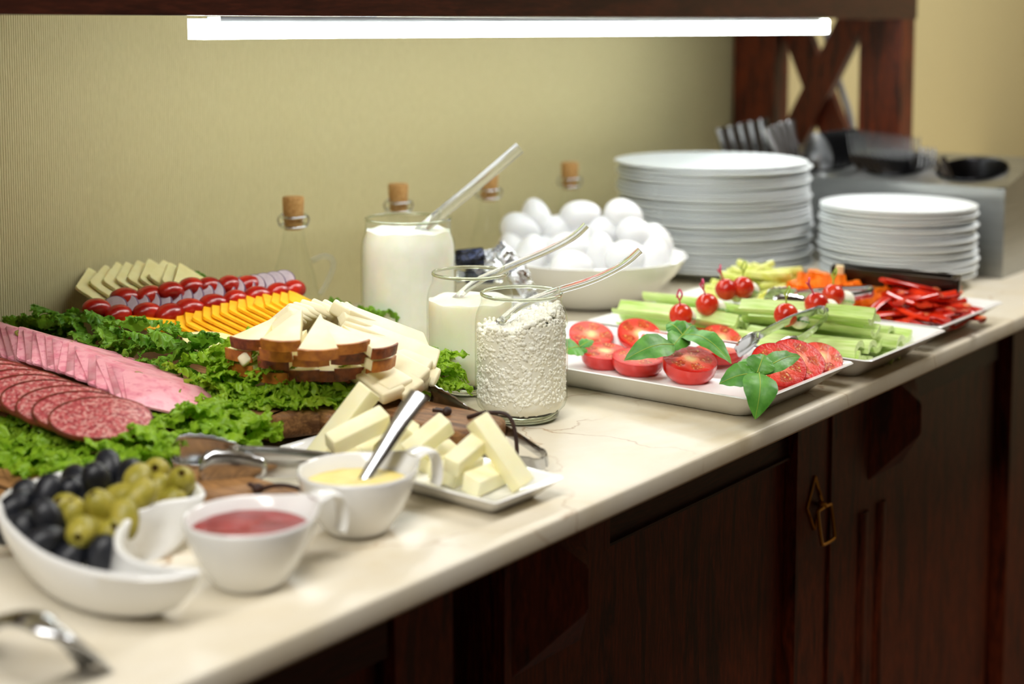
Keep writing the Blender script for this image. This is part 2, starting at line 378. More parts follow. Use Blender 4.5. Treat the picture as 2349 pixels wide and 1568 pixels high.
# ================================================================== worktop and cabinets
obj_m = rbox('worktop', 4.6, WALL_Y, .018, .003, 3, 'marble')
tag(obj('worktop', obj_m, None, TRS((1.2, WALL_Y / 2, ZC - .009))), 'long beige marble buffet worktop with fine brown veins', 'worktop')
FY = .085                                   # cabinet front plane
ZT = ZC - .0185
RAIL = ZC - .092
def panel_door(par, x0, x1, z0, z1, y, dep=.012, mat='wood_vertical'):
    part('door_panel', cub(x0, x1, y, y + .02, z0, z1), mat, par, False)
# left unit
c1 = thing('base_cabinet', 'dark brown base cabinet below the sauce cups, with a plain flat stile', 'cabinet', (0, 0, 0))
part('carcass', cub(-.9, .885, FY + .03, WALL_Y - .01, 0.08, ZT), 'wood_vertical', c1, False)
part('plinth', cub(-.9, .885, FY + .06, WALL_Y - .02, 0, 0.08), 'wood_along', c1, False)
part('top_rail', cub(-.9, .763, FY - .004, FY + .03, RAIL, ZT), 'wood_along', c1, False)
panel_door(c1, -.9, .763, .1, RAIL - .002, FY + .008)
part('stile', cub(.769, .832, FY - .006, FY + .03, .08, ZT), 'wood_vertical', c1, False)
# pilasters with wedge corbels
def pilaster(label, x0, x1, flute, cx0, cx1):
    t = thing('pilaster', label, 'pilaster', ((x0 + x1) / 2, FY, 0), 0, None); xm = (x0 + x1) / 2
    part('column', cub(x0 - xm, x1 - xm, -.003, .26, .0, ZT), 'wood_vertical', t, False)
    part('edge_bead', cub(x0 - xm, x0 - xm + .009, -.009, -.003, .0, ZT), 'wood_vertical', t, False)
    xa, xb, xr = cx0 - xm, cx1 - xm, (cx0 + cx1) / 2 - xm     # faceted block with a short vertical ridge
    V = [(xa, -.003, ZC - .019), (xb, -.003, ZC - .019), (xb, -.003, ZC - .158), (xa, -.003, ZC - .158), (xr, -.044, ZC - .074), (xr, -.044, ZC - .108)]
    F = [(0, 1, 2, 3), (0, 3, 5, 4), (1, 4, 5, 2), (0, 4, 1), (3, 2, 5)]
    bm = bmesh.new(); vs = [bm.verts.new(v) for v in V]
    for f in F: bm.faces.new([vs[i] for i in f])
    bmesh.ops.recalc_face_normals(bm, faces=bm.faces); bmesh.ops.bevel(bm, geom=list(bm.edges), offset=.0012, segments=2, affect='EDGES')
    obj('corbel', bm_mesh('corbel', bm, True, 30, 'wood_vertical'), t)
    if flute:
        for fx in flute:
            p = [(fx - xm, -.003, z) for z in np.linspace(.1, ZC - .19, 12)]
            obj('fluting', mesh('fluting', *tube(p, .010, 12, .005, (0, 1, 0)), True, 60, 'wood_vertical'), t)
    return t
pilaster('broad dark wood pilaster whose wedge corbel hangs under the butter plate side of the worktop', .890, 1.034, None, .904, 1.000)
c2 = thing('base_cabinet', 'dark brown base cabinet with a small brass ring pull on its stile', 'cabinet', (0, 0, 0))
part('carcass', cub(1.036, 1.452, FY + .03, WALL_Y - .01, .08, ZT), 'wood_vertical', c2, False)
part('plinth', cub(1.036, 1.452, FY + .06, WALL_Y - .02, 0, .08), 'wood_along', c2, False)
part('side_strip', cub(1.036, 1.044, FY - .002, FY + .03, RAIL, ZT), 'wood_vertical', c2, False)
dr = part('drawer_front', cub(1.046, 1.376, FY + .004, FY + .03, RAIL, ZT), 'wood_along', c2, False)
part('drawer_lip', cub(1.046, 1.376, FY - .0005, FY + .004, RAIL, RAIL + .0025), 'wood_along', dr, False)
panel_door(c2, 1.046, 1.376, .1, RAIL - .001, FY + .007)
st = part('stile', cub(1.379, 1.450, FY - .006, FY + .03, .08, ZT), 'wood_vertical', c2, False)
hp = Vector((1.418, FY - .006, ZC - .146))
dia = [hp + Vector((dx, -.001, dz)) for dx, dz in ((0, .027), (-.017, -.003), (0, -.03), (.017, -.003), (0, .027))]
part('handle_plate', tube([p for a, b in zip(dia[:-1], dia[1:]) for p in (a, b.lerp(a, .02))] + [dia[-1]], .0016, 6), 'brass', st)
part('handle_knob', xf(ellips(.004, .006, .004), TRS(hp + Vector((.006, -.006, -.004)))), 'brass', st)
rg = crom([hp + Vector((dx, -.009 + dy, dz)) for dx, dz, dy in ((-.006, -.006, 0), (.018, -.006, 0), (.020, -.010, -.001), (.020, -.036, -.005), (.016, -.041, -.006), (-.006, -.041, -.006), (-.010, -.036, -.005), (-.010, -.010, -.001))], 4, True)
part('handle_ring', tube(rg + rg[:2], .0021, 6, caps=False), 'brass', st)
pilaster('fluted dark wood pilaster whose wedge corbel juts out below the vegetable trays', 1.452, 1.642, (1.545, 1.592), 1.556, 1.652)
c3 = thing('base_cabinet', 'brown base cabinet below the plate stacks with a wide plain door', 'cabinet', (0, 0, 0))
part('carcass', cub(1.645, 3.4, FY + .03, WALL_Y - .01, .08, ZT), 'wood_vertical', c3, False)
part('plinth', cub(1.645, 3.4, FY + .06, WALL_Y - .02, 0, .08), 'wood_along', c3, False)
part('top_rail', cub(1.645, 1.960, FY, FY + .03, RAIL, ZT), 'wood_along', c3, False)
panel_door(c3, 1.645, 1.960, .1, RAIL - .001, FY + .004)
part('stile', cub(1.985, 3.4, FY - .012, FY + .03, .08, ZT), 'wood_vertical', c3, False)

# ================================================================== overhead shelf and lamp
SX = 2.30
sh = thing('serving_shelf', 'dark wood overhead serving shelf with square posts and a crossed end brace', 'shelf', (SX, WALL_Y, ZC))
def sp(n, vf, m='wood_vertical'): return part(n, xf(vf, Matrix.Translation((-SX, -WALL_Y, -ZC))), m, sh, False)
sp('front_rail', cub(-1.2, SX + .055, .375, .405, ZC + .356, ZC + .46), 'wood_shelf')
sp('shelf_board', cub(-1.2, SX + .055, .406, WALL_Y - .002, ZC + .372, ZC + .395), 'wood_shelf')
sp('post', cub(SX, SX + .05, .376, .448, ZC, ZC + .356))
sp('post', cub(SX, SX + .05, .600, .678, ZC, ZC + .371))
def brace(y0, z0, y1, z1, wd, xa, xb):
    d = Vector((0, y1 - y0, z1 - z0)).normalized(); n_ = Vector((0, -d.z, d.y)) * wd / 2
    a = Vector((0, y0, ZC + z0)); b = Vector((0, y1, ZC + z1)); q = [a - n_, a + n_, b + n_, b - n_]
    V = [(x, p.y, p.z) for x in (xa, xb) for p in q]
    return V, [(0, 1, 2, 3), (7, 6, 5, 4), (0, 4, 5, 1), (1, 5, 6, 2), (2, 6, 7, 3), (3, 7, 4, 0)]
sp('brace', brace(.462, .362, .640, .02, .046, SX + .004, SX + .024))
sp('brace', brace(.590, .366, .440, .02, .046, SX + .026, SX + .046))
cp = [atX(u, v, SX + .07) for u, v in ((1893, 70), (1905, 120), (1925, 190), (1945, 250), (1955, 300), (1960, 380))]
tag(part('power_cable', tube(crom(cp, 6), .006, 8), 'cable_grey', None), 'thick grey cable hanging behind the crossed brace of the shelf end', 'cable')
LX0, LX1, LY, LZ = .893, 2.105, .420, ZC + .3350
lamp = thing('strip_lamp', 'long glowing white strip lamp fixed under the dark serving shelf', 'lamp', ((LX0 + LX1) / 2, LY, LZ))
hl = (LX1 - LX0) / 2
prof = [(.0115, .0150), (.0115, .006), (.010, .002), (.006, 0), (-.006, 0), (-.010, .002), (-.0115, .006), (-.0115, .0150)]
V = [(x, y, z) for x in (-hl + .004, hl - .004) for y, z in prof]; n = len(prof)
part('diffuser', (V, [tuple(range(n)), tuple(range(2 * n - 1, n - 1, -1))] + [(i, (i + 1) % n, n + (i + 1) % n, n + i) for i in range(n)]), 'lamp_diffuser', lamp)
part('housing', cub(-hl + .02, hl - .02, -.009, .009, .0152, .0205), 'aluminium', lamp, False)
for sx in (-1, 1): part('end_cap', xf(cub(-.002, .002, -.0116, .0116, .0003, .0185), Matrix.Translation((sx * (hl - .002), 0, 0))), 'lamp_diffuser', lamp, False)
for sx in (-.4, .4): part('mounting_clip', xf(cub(-.02, .02, -.006, .006, .0205, .0385), Matrix.Translation((sx, 0, 0))), 'aluminium', lamp, False)

# ================================================================== plates
def plate_mesh(r):
    k = r / .135
    P = [(.0, .004), (.075 * k, .004), (.085 * k, .005), (.124 * k, .0144), (.133 * k, .0160), (.135 * k, .0170), (.1346 * k, .0182), (.132 * k, .0187), (.126 * k, .0176), (.090 * k, .0076), (.082 * k, .0047), (0, .0045)]
    foot = [(.0, .0), (.07 * k, 0), (.074 * k, .0), (.076 * k, .004)]
    return mesh('plate', *lathe([(max(a, .0002), b) for a, b in foot + P[2:]], 64, True, True), True, 60, 'plate_white')
def stack(cx, cy, n, r, dz, label, top_label, group, drift):
    me = plate_mesh(r)
    for k in range(n):
        f = k / (n - 1)
        x = cx + drift[0] * f + rng.uniform(-.0038, .0038); y = cy + drift[1] * f + rng.uniform(-.0038, .0038)
        o = obj('dinner_plate' if r > .12 else 'side_plate', me, None, TRS((x, y, ZC + .0005 + k * dz), 0, 0, rng.uniform(0, 6)))
        tag(o, top_label if k == n - 1 else label, 'plate', group)
stack(1.871, .462, 25, .1355, .0058, 'large white dinner plate in the tall stack behind the egg bowl', 'large white dinner plate on top of the tall stack', 'dinner plates in the tall stack', (-.004, .004))
stack(1.937, .218, 19, .1035, .0050, 'small white plate in the low stack beside the cutlery box', 'small white plate on top of the low stack', 'side plates in the low stack', (-.002, .002))

# ================================================================== cutlery box
BX0, BX1, BY0, BY1 = 2.05, 2.19, .114, .60
box = thing('cutlery_box', 'stainless steel cutlery box with a sloping top and round wells', 'cutlery box', ((BX0 + BX1) / 2, (BY0 + BY1) / 2, ZC))
def zt(x): return .124 + (x - BX0) * .235
ox, oy = (BX0 + BX1) / 2, (BY0 + BY1) / 2
def bxp(x, y, z): return (x - ox, y - oy, z)
HY = (.187, .300, .413, .526); HXC = 2.12; HR = .047
Vb = [bxp(BX0, BY0, 0), bxp(BX1, BY0, 0), bxp(BX1, BY1, 0), bxp(BX0, BY1, 0), bxp(BX0, BY0, zt(BX0)), bxp(BX1, BY0, zt(BX1)), bxp(BX1, BY1, zt(BX1)), bxp(BX0, BY1, zt(BX0))]
part('body', (Vb, [(0, 1, 2, 3), (0, 4, 5, 1), (1, 5, 6, 2), (2, 6, 7, 3), (3, 7, 4, 0)]), 'steel_brushed', box, False)
# top sheet with four round wells
V, F = [], []; N = 32; ys = [BY0] + [(a + b) / 2 for a, b in zip(HY[:-1], HY[1:])] + [BY1]
for k, hy in enumerate(HY):
    o0 = len(V); ya, yb = ys[k], ys[k + 1]
    for i in range(N):
        a = 2 * math.pi * (i + .5) / N; ca, sa = math.cos(a), math.sin(a)
        x = HXC + HR * ca; y = hy + HR * sa; V.append(bxp(x, y, zt(x)))
    for i in range(N):
        a = 2 * math.pi * (i + .5) / N; ca, sa = math.cos(a), math.sin(a)
        tx = ((BX1 - HXC) if ca > 0 else (HXC - BX0)) / max(abs(ca), 1e-6); ty = ((yb - hy) if sa > 0 else (hy - ya)) / max(abs(sa), 1e-6)
        t = min(tx, ty); x = HXC + t * ca; y = hy + t * sa; V.append(bxp(x, y, zt(x)))
    for i in range(N):
        j = (i + 1) % N; F.append((o0 + i, o0 + j, o0 + N + j, o0 + N + i))
part('top_sheet', (V, F), 'steel_brushed', box, False)
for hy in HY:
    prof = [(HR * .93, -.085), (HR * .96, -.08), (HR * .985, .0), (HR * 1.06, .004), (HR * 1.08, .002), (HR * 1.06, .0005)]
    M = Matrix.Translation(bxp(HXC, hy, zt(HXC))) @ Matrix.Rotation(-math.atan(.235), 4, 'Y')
    obj('well', mesh('well', *xf(lathe(prof, 32, True), M), True, 50, 'steel_well_shade'), box)
def spoon_vf(L=.19, bw=.021):
    st = [(-L * .62, 0, 0), (-L * .3, 0, .004), (-.02, 0, .002), (0, 0, 0)]
    h = tube(crom(st, 6), lambda t: .0085 - .0045 * t, 8, .0014, (0, 0, 1))
    V, F = [], []; n, m = 16, 6
    for j in range(m + 1):
        r = j / m
        for i in range(n):
            a = 2 * math.pi * i / n; V.append((.033 + .035 * r * math.cos(a), bw * r * math.sin(a) * (1 - .18 * math.cos(a)), -.008 * (1 - r * r)))
    for j in range(m):
        for i in range(n): F.append((j * n + i, j * n + (i + 1) % n, (j + 1) * n + (i + 1) % n, (j + 1) * n + i))
    return join(h, (V, F))
def fork_vf(L=.19):
    st = [(-L * .62, 0, 0), (-L * .3, 0, .004), (-.02, 0, .001), (0, 0, 0)]
    h = tube(crom(st, 6), lambda t: .0085 - .0045 * t, 8, .0013, (0, 0, 1))
    pl = tube([(0, 0, 0), (.008, 0, -.003), (.02, 0, -.004), (.03, 0, -.003)], lambda t: .004 + .0085 * min(1, t * 1.6), 8, .0011, (0, 0, 1))
    ti = [tube([(.029, y, -.003), (.045, y, .0), (.062, y * .95, .004)], lambda t: .0016 - .0008 * t, 6, .0011, (0, 0, 1)) for y in (-.0098, -.0033, .0033, .0098)]
    return join(h, pl, *ti)
ME_SPOON = mesh('spoon', *spoon_vf(), True, 50, 'steel_cutlery_dimmed'); ME_FORK = mesh('fork', *fork_vf(), True, 50, 'steel_cutlery_dimmed')
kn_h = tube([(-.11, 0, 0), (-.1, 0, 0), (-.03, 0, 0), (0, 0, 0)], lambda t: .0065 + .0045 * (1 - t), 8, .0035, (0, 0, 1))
ME_KNIFE = mesh('knife', *join(kn_h, tube([(0, 0, 0), (.05, 0, 0), (.09, .001, 0), (.105, .003, 0)], lambda t: .009 - .006 * t ** 3, 6, .0008, (0, 0, 1))), True, 50, 'steel_cutlery_dimmed')
def cut(me, name, tip, dirv, face, label, cat, group):
    # dirv points from handle to head
    return tag(obj(name, me, None, frame(tip, dirv, face)), label, cat, group)
toC = Vector((-.85, -.35, .35))
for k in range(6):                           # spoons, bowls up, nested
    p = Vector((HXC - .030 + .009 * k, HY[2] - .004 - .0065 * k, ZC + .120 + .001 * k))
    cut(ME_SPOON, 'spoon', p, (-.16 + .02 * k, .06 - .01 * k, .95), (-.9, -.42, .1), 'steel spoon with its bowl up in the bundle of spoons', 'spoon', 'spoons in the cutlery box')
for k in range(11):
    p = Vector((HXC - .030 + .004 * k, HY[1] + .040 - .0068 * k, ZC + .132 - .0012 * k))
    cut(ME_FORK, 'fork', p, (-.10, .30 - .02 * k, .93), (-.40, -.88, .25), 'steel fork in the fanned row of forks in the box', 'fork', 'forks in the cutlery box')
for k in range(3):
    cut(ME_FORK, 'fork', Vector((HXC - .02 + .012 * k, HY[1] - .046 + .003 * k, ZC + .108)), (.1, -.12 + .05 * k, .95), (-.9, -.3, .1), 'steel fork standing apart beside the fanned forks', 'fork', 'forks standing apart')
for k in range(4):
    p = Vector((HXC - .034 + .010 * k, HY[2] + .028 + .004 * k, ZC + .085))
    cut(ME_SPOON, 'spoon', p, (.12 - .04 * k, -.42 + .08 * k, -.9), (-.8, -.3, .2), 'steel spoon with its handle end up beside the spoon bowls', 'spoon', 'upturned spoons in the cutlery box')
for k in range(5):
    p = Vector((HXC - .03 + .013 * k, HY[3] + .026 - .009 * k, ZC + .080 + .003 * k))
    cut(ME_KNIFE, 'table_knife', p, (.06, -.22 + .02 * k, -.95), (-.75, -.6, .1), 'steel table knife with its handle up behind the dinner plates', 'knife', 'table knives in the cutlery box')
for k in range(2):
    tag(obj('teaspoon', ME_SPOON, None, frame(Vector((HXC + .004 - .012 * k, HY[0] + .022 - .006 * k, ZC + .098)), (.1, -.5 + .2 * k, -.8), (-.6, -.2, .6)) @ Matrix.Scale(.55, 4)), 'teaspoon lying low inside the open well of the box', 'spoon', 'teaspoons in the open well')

# ================================================================== glass jars
def jar(label, loc, Rb, Hh, rim_r, content, mat, fill):
    k = Rb / .0413; kz = Hh / .113
    t = thing('glass_jar', label, 'jar', loc)
    P = [(.028 * k, 0), (.031 * k, .0006), (.0335 * k, .003), (.034 * k, .0055), (.0345 * k, .008), (.039 * k, .0125), (.0411 * k, .019), (.0413 * k, .03 * kz)]
    P += [(Rb, Hh * .5), (Rb, Hh * .72), (Rb * .992, Hh * .79), (Rb * .965, Hh * .845), (Rb * .92, Hh * .885), (rim_r * 1.01, Hh * .915), (rim_r * .995, Hh * .945), (rim_r, Hh * .985), (rim_r + .0006, Hh * .997)]
    obj('jar_wall', mesh('jar_wall', *lathe(P, 72, True), True, 60, 'glass'), t)
    tw = .0014
    Pi = [(P[4][0] - .004, .0095)] + [(a - tw, b) for a, b in P[6:]]
    rim = [(rim_r - .0006 + .0016 * math.cos(a), 0 + .0017 * math.sin(a), Hh) for a in np.linspace(0, 2 * math.pi, 9)[:-1]]
    V, F = [], []; n = 72
    for i in range(n):
        c, s_ = math.cos(2 * math.pi * i / n), math.sin(2 * math.pi * i / n)
        for j in range(8):
            r = rim_r - .0006 + .0016 * math.cos(j * math.pi / 4); V.append((r * c, r * s_, Hh - .0005 + .0017 * math.sin(j * math.pi / 4)))
    for i in range(n):
        for j in range(8): F.append((i * 8 + j, ((i + 1) % n) * 8 + j, ((i + 1) % n) * 8 + (j + 1) % 8, i * 8 + (j + 1) % 8))
    obj('jar_rim', mesh('jar_rim', V, F, True, 80, 'glass_rim'), t)
    obj('jar_foot', mesh('jar_foot', *lathe([(P[0][0] * .6, .0012), (P[0][0], .0004), (P[2][0] - .0006, .0028), (P[3][0] - .0006, .0055), (P[4][0] - .002, .0075), (P[0][0] * .6, .0075)], 64, True, True), True, 60, 'glass_rim'), t)
    if content:
        Pc = [(a - .0004, b + .0006) for a, b in Pi if b < fill]
        def ri(z): return float(np.interp(z, [b for a, b in Pi], [a for a, b in Pi])) - .0004
        Pc += [(ri(fill), fill), (ri(fill) * .97, fill - .001), (ri(fill) * .8, fill - .0018), (ri(fill) * .4, fill + .001), (.001, fill + .0012)]
        vf = lathe(Pc, 64, True, True)
        V2 = []
        for v in vf[0]:
            v = Vector(v)
            if v.z > fill - .004: v.z += .0012 * math.sin(v.x * 190) * math.cos(v.y * 160)
            V2.append(v)
        obj(content, mesh(content, V2, vf[1], True, 60, mat), t)
    return t
JC = at(1196, 957, 0); JM = at(1079, 893, 0); JB = at(938, 805, 0)
jb = jar('large glass jar filled with white yogurt, nearest the back wall', JB, .0505, .1435, .0455, 'yogurt', 'yogurt', .131)
jm = jar('glass jar of cream standing between the yogurt and the cottage cheese', JM, .0415, .1135, .0362, 'cream', 'cream', .088)
jc = jar('glass jar filled with crumbly white cottage cheese', JC, .0413, .1125, .0360, None, None, 0)
# cottage cheese: solid core plus curds
core = [(.0305, .0085), (.035, .0105), (.0386, .018), (.0389, .075)]
def ctop(x, y):
    d = (Vector((x, y, 0))).dot(RT)          # higher towards one side of the jar
    return min(.103, .091 + .34 * max(-.018, d)) + .0025 * math.sin(x * 170 + 1) * math.cos(y * 150)
V, F = lathe(core, 40, True)
V = [Vector(v) for v in V]
for i in range(40): V[3 * 40 + i].z = min(.088, ctop(V[3 * 40 + i].x, V[3 * 40 + i].y) - .006)
V.append(Vector((0, 0, .086))); F = F + [(3 * 40 + i, 3 * 40 + (i + 1) % 40, len(V) - 1) for i in range(40)]
cc = obj('cottage_cheese', mesh('cottage_cheese', V, F, True, 60, 'curd'), jc)
bmi = bmesh.new(); bmesh.ops.create_icosphere(bmi, subdivisions=2, radius=1); ICV = np.array([v.co[:] for v in bmi.verts]); ICF = np.array([[v.index for v in f.verts] for f in bmi.faces]); bmi.free()
nr = np.random.default_rng(3); Vs, Fs, off = [], [], 0
def lump(c, r):
    global off
    s = ICV * (1 + nr.uniform(-.28, .28, (len(ICV), 1))) * (r * nr.uniform(.75, 1.25, (1, 3))); Vs.append(s + np.array(c)); Fs.append(ICF + off); off += len(ICV)
for k in range(3400):
    a = nr.uniform(0, 2 * math.pi); z = nr.uniform(.010, .105); rr_ = float(np.interp(z, [.010, .020, .085, .095, .103], [.0335, .0392, .0392, .0375, .0345]))
    r = nr.choice([.0011, .0016, .0021, .0027], p=[.3, .36, .24, .1]); x, y = (rr_ - r * .8) * math.cos(a), (rr_ - r * .8) * math.sin(a)
    if z < ctop(x, y) - .001: lump((x, y, z), r)
for k in range(1300):
    a = nr.uniform(0, 2 * math.pi); q = .0338 * math.sqrt(nr.uniform(0, 1)); x, y = q * math.cos(a), q * math.sin(a); lump((x, y, ctop(x, y) - .0055 + nr.uniform(-.001, .002) + .004 * (q / .0338) ** 4 * 0), nr.choice([.0012, .0018, .0024]))
tag(obj('cheese_curds', mesh('cheese_curds', np.concatenate(Vs), np.concatenate(Fs), True, 180, 'curd'), cc), kind='stuff')
# glass ladles
def rod(name, pts, rad, ry, label, bowl=None):
    t = thing(name, label, 'ladle', pts[0]); P = [Vector(p) - Vector(pts[0]) for p in pts]
    obj('handle', mesh('handle', *tube(crom(P, 8), rad, 12, ry, (0, 0, 1) if ry else None), True, 60, 'glass_solid'), t)
    if bowl: obj('ladle_bowl', mesh('ladle_bowl', *xf(ellips(bowl, bowl * .8, bowl * .5), TRS(P[0])), True, 60, 'glass_solid'), t)
    return t
dB = depth(JB + Vector((0, 0, .14)))
rod('glass_ladle', [atD(930, 565, dB - .005), atD(985, 512, dB), atD(1090, 425, dB + .005), atD(1192, 338, dB + .01)], .0066, None, 'straight clear glass ladle leaning out of the large yogurt jar', .010)
dM = depth(JM + Vector((0, 0, .11)))
rod('glass_ladle', [atD(1040, 690, dM + .004), atD(1090, 648, dM + .003), atD(1165, 613, dM), atD(1255, 575, dM + .005), atD(1315, 543, dM + .008), atD(1345, 516, dM + .008)], lambda t: .0046 - .0008 * t, .0036, 'curved clear glass ladle in the cream jar between the other jars', .006)
dC = depth(JC + Vector((0, 0, .11)))
rod('glass_ladle', [atD(1150, 735, dC + .004), atD(1195, 700, dC + .002), atD(1268, 670, dC), atD(1355, 643, dC + .004), atD(1425, 609, dC + .008), atD(1468, 574, dC + .01)], lambda t: .0044 - .0008 * t, .0034, 'curved clear glass ladle resting in the cottage cheese jar', .006)

# ================================================================== corked bottles along the wall
def bottle(x, y, rz, idx):
    labels = ['corked glass bottle standing behind the sausage and cheddar rows', 'corked glass bottle mostly hidden behind the large yogurt jar',
              'corked glass bottle behind the straight glass ladle', 'corked glass bottle behind the bowl of eggs']
    t = thing('glass_bottle', labels[idx], 'bottle', (x, y, ZC), rz, 'corked bottles along the wall')
    P = [(.026, 0), (.031, .001), (.033, .006), (.0325, .016), (.029, .04), (.0225, .07), (.0155, .094), (.0125, .106), (.0118, .122), (.0125, .126), (.0142, .128), (.0142, .131), (.0125, .132)]
    obj('bottle_glass', mesh('bottle_glass', *lathe(P, 48, True), True, 60, 'glass'), t)
    obj('cork', mesh('cork', *lathe([(.0098, .119), (.0112, .132), (.0122, .150), (.0122, .1545), (.0112, .156), (.0002, .156)], 28, True), True, 40, 'cork'), t)
    for z in (.1345, .1235):
        ring = [(.0152 * math.cos(a), .0152 * math.sin(a), z + .001 * math.sin(a)) for a in np.linspace(0, 2 * math.pi, 25)]
        obj('wire_ring', mesh('wire_ring', *tube(ring, .0011, 6), True, 60, 'steel'), t)
    for s_ in (-1, 1): obj('wire_clasp', mesh('wire_clasp', *tube([(s_ * .0155, 0, .1345), (s_ * .0175, 0, .130), (s_ * .0155, 0, .1235)], .0011, 6), True, 60, 'steel'), t)
    h = crom([(.020, 0, .083), (.034, 0, .088), (.043, 0, .083), (.043, 0, .072), (.036, 0, .056), (.029, 0, .044)], 6)
    obj('bottle_handle', mesh('bottle_handle', *tube(h, .003, 8), True, 60, 'glass_solid'), t)
for i, x in enumerate((1.196, 1.372, 1.548, 1.730)): bottle(x, .615, -AZ - .1 - .1 * i, i)

# ================================================================== egg bowl
EB = at(1350, 694, 0)
eb = [(.04, 0), (.052, .001), (.062, .006), (.085, .026), (.100, .043), (.1085, .0585), (.110, .0612), (.1088, .062), (.1060, .0595), (.0965, .043), (.081, .026), (.058, .0095), (.04, .006), (.0005, .0055)]
tag(obj('egg_bowl', mesh('egg_bowl', *lathe([(a * 1.12, b) for a, b in eb], 72, True), True, 60, 'porcelain'), None, TRS(EB)), 'round white porcelain bowl heaped with peeled eggs', 'bowl')
def egg_vf():
    V, F = ellips(1, 1, 1, 24, 18); out = []
    for x, y, z in V:
        k = 1 - .13 * z; out.append((.0205 * x * k, .0205 * y * k, .0275 * z))
    return out, F
ME_EGG = mesh('egg', *egg_vf(), True, 180, 'egg')
EGGS = [(1237, 507, .075, 'v'), (1267, 528, .07, 'h'), (1328, 506, .082, 'h'), (1378, 530, .078, 'h'), (1464, 537, .078, 'h'), (1544, 556, .062, 'v'), (1148, 566, .055, 'v'), (1180, 541, .066, 'h'),
        (1218, 586, .06, 'v'), (1302, 570, .068, 'h'), (1312, 612, .055, 'h'), (1380, 582, .062, 'v'), (1432, 588, .06, 'h'), (1500, 594, .055, 'v'), (1195, 552, .056, 'h'), (1430, 510, .06, 'h'), (1345, 545, .058, 'v'), (1260, 560, .045, 'h'), (1480, 565, .048, 'h')]
def spread(P, dmin, it=40):
    for _ in range(it):
        for a in range(len(P)):
            for b in range(a):
                d = P[a] - P[b]; L = d.length
                if L < dmin: d = (d / L if L > 1e-6 else Vector((1, 0, 0))) * (dmin - L) * .25; d.z = max(d.z, -.0004); P[a] += d; P[b] -= Vector((d.x, d.y, min(d.z, .0004)))
    return P
EP = spread([atD(u, v, min(max(depth(at(u, v, z)), depth(EB) - .07), depth(EB) + .06)) for u, v, z, o_ in EGGS], .034, 8)
for p in EP:
    h_ = Vector((p.x - EB.x, p.y - EB.y, 0)); mx_ = .108 if p.z < ZC + .066 else .104
    if h_.length > mx_: h_ *= mx_ / h_.length; p.x, p.y = EB.x + h_.x, EB.y + h_.y
for p, (u, v, z, o_) in zip(EP, EGGS):
    r = (rng.uniform(-.3, .3), rng.uniform(-.25, .25), 0) if o_ == 'v' else (R(90) + rng.uniform(-.3, .3), rng.uniform(-.3, .3), -AZ + rng.uniform(1.0, 2.0))
    tag(obj('boiled_egg', ME_EGG, None, TRS(p, *r)), 'smooth white boiled egg piled in the round porcelain bowl', 'egg', 'boiled eggs in the bowl')

# ================================================================== foil packets behind the cream jar
FB = W(1.345, .425, 0)
dish = [(.03, 0), (.036, .001), (.045, .016), (.048, .033), (.0495, .034), (.046, .032), (.042, .016), (.032, .004), (.0005, .003)]
tag(obj('small_dish', mesh('small_dish', *lathe(dish, 40, True), True, 60, 'porcelain'), None, TRS(FB)), 'small white dish under the foil packets behind the cream jar', 'dish')
def packet(u, v, d, ax, up_, mat, label):
    M = frame(atD(u, v, d), ax, up_); t = thing('foil_packet', label, 'packet', M=M, group='foil wrapped packets')
    obj('wrapper', rbox('wrapper', .034, .020, .012, .003, 2, mat), t)
    for s_ in (-1, 1):
        V, F = [], []
        for i in range(9):
            y = -.010 + .020 * i / 8; zz = .0015 * (1 if i % 2 else -1)
            V += [(s_ * .0155, y * .85, zz * .5 - .0008), (s_ * .026, y, zz * 2 - .0008), (s_ * .0155, y * .85, zz * .5 + .0008), (s_ * .026, y, zz * 2 + .0008)]
        for i in range(8):
            a, b = i * 4, (i + 1) * 4; F += [(a, a + 1, b + 1, b), (a + 2, b + 2, b + 3, a + 3), (a + 1, a + 3, b + 3, b + 1)]
        obj('crimped_end', mesh('crimped_end', V, F, False, 40, 'foil'), t)
dF = depth(FB)
packet(1078, 590, dF, RT * 1 + Vector((0, 0, .1)), Vector((-.5, -.4, .8)), 'foil_blue', 'dark blue foil packet lying flat on the packet pile')
packet(1130, 612, dF + .01, RT * .6 + Vector((.4, .3, .1)), Vector((-.5, -.4, .7)), 'foil', 'silver foil packet at the middle of the packet pile')
packet(1172, 600, dF - .005, RT * .5 + Vector((.1, .1, -.6)), Vector((-.7, -.5, .5)), 'foil', 'silver foil packet leaning up against the egg bowl')
packet(1198, 645, dF - .01, RT * .5 + Vector((.1, .1, -.8)), Vector((-.7, -.5, .4)), 'foil', 'silver foil packet standing steeply behind the cottage cheese jar')
packet(1100, 632, dF, RT, Vector((-.3, -.2, .9)), 'foil_blue', 'blue foil packet low in the pile behind the cream jar')

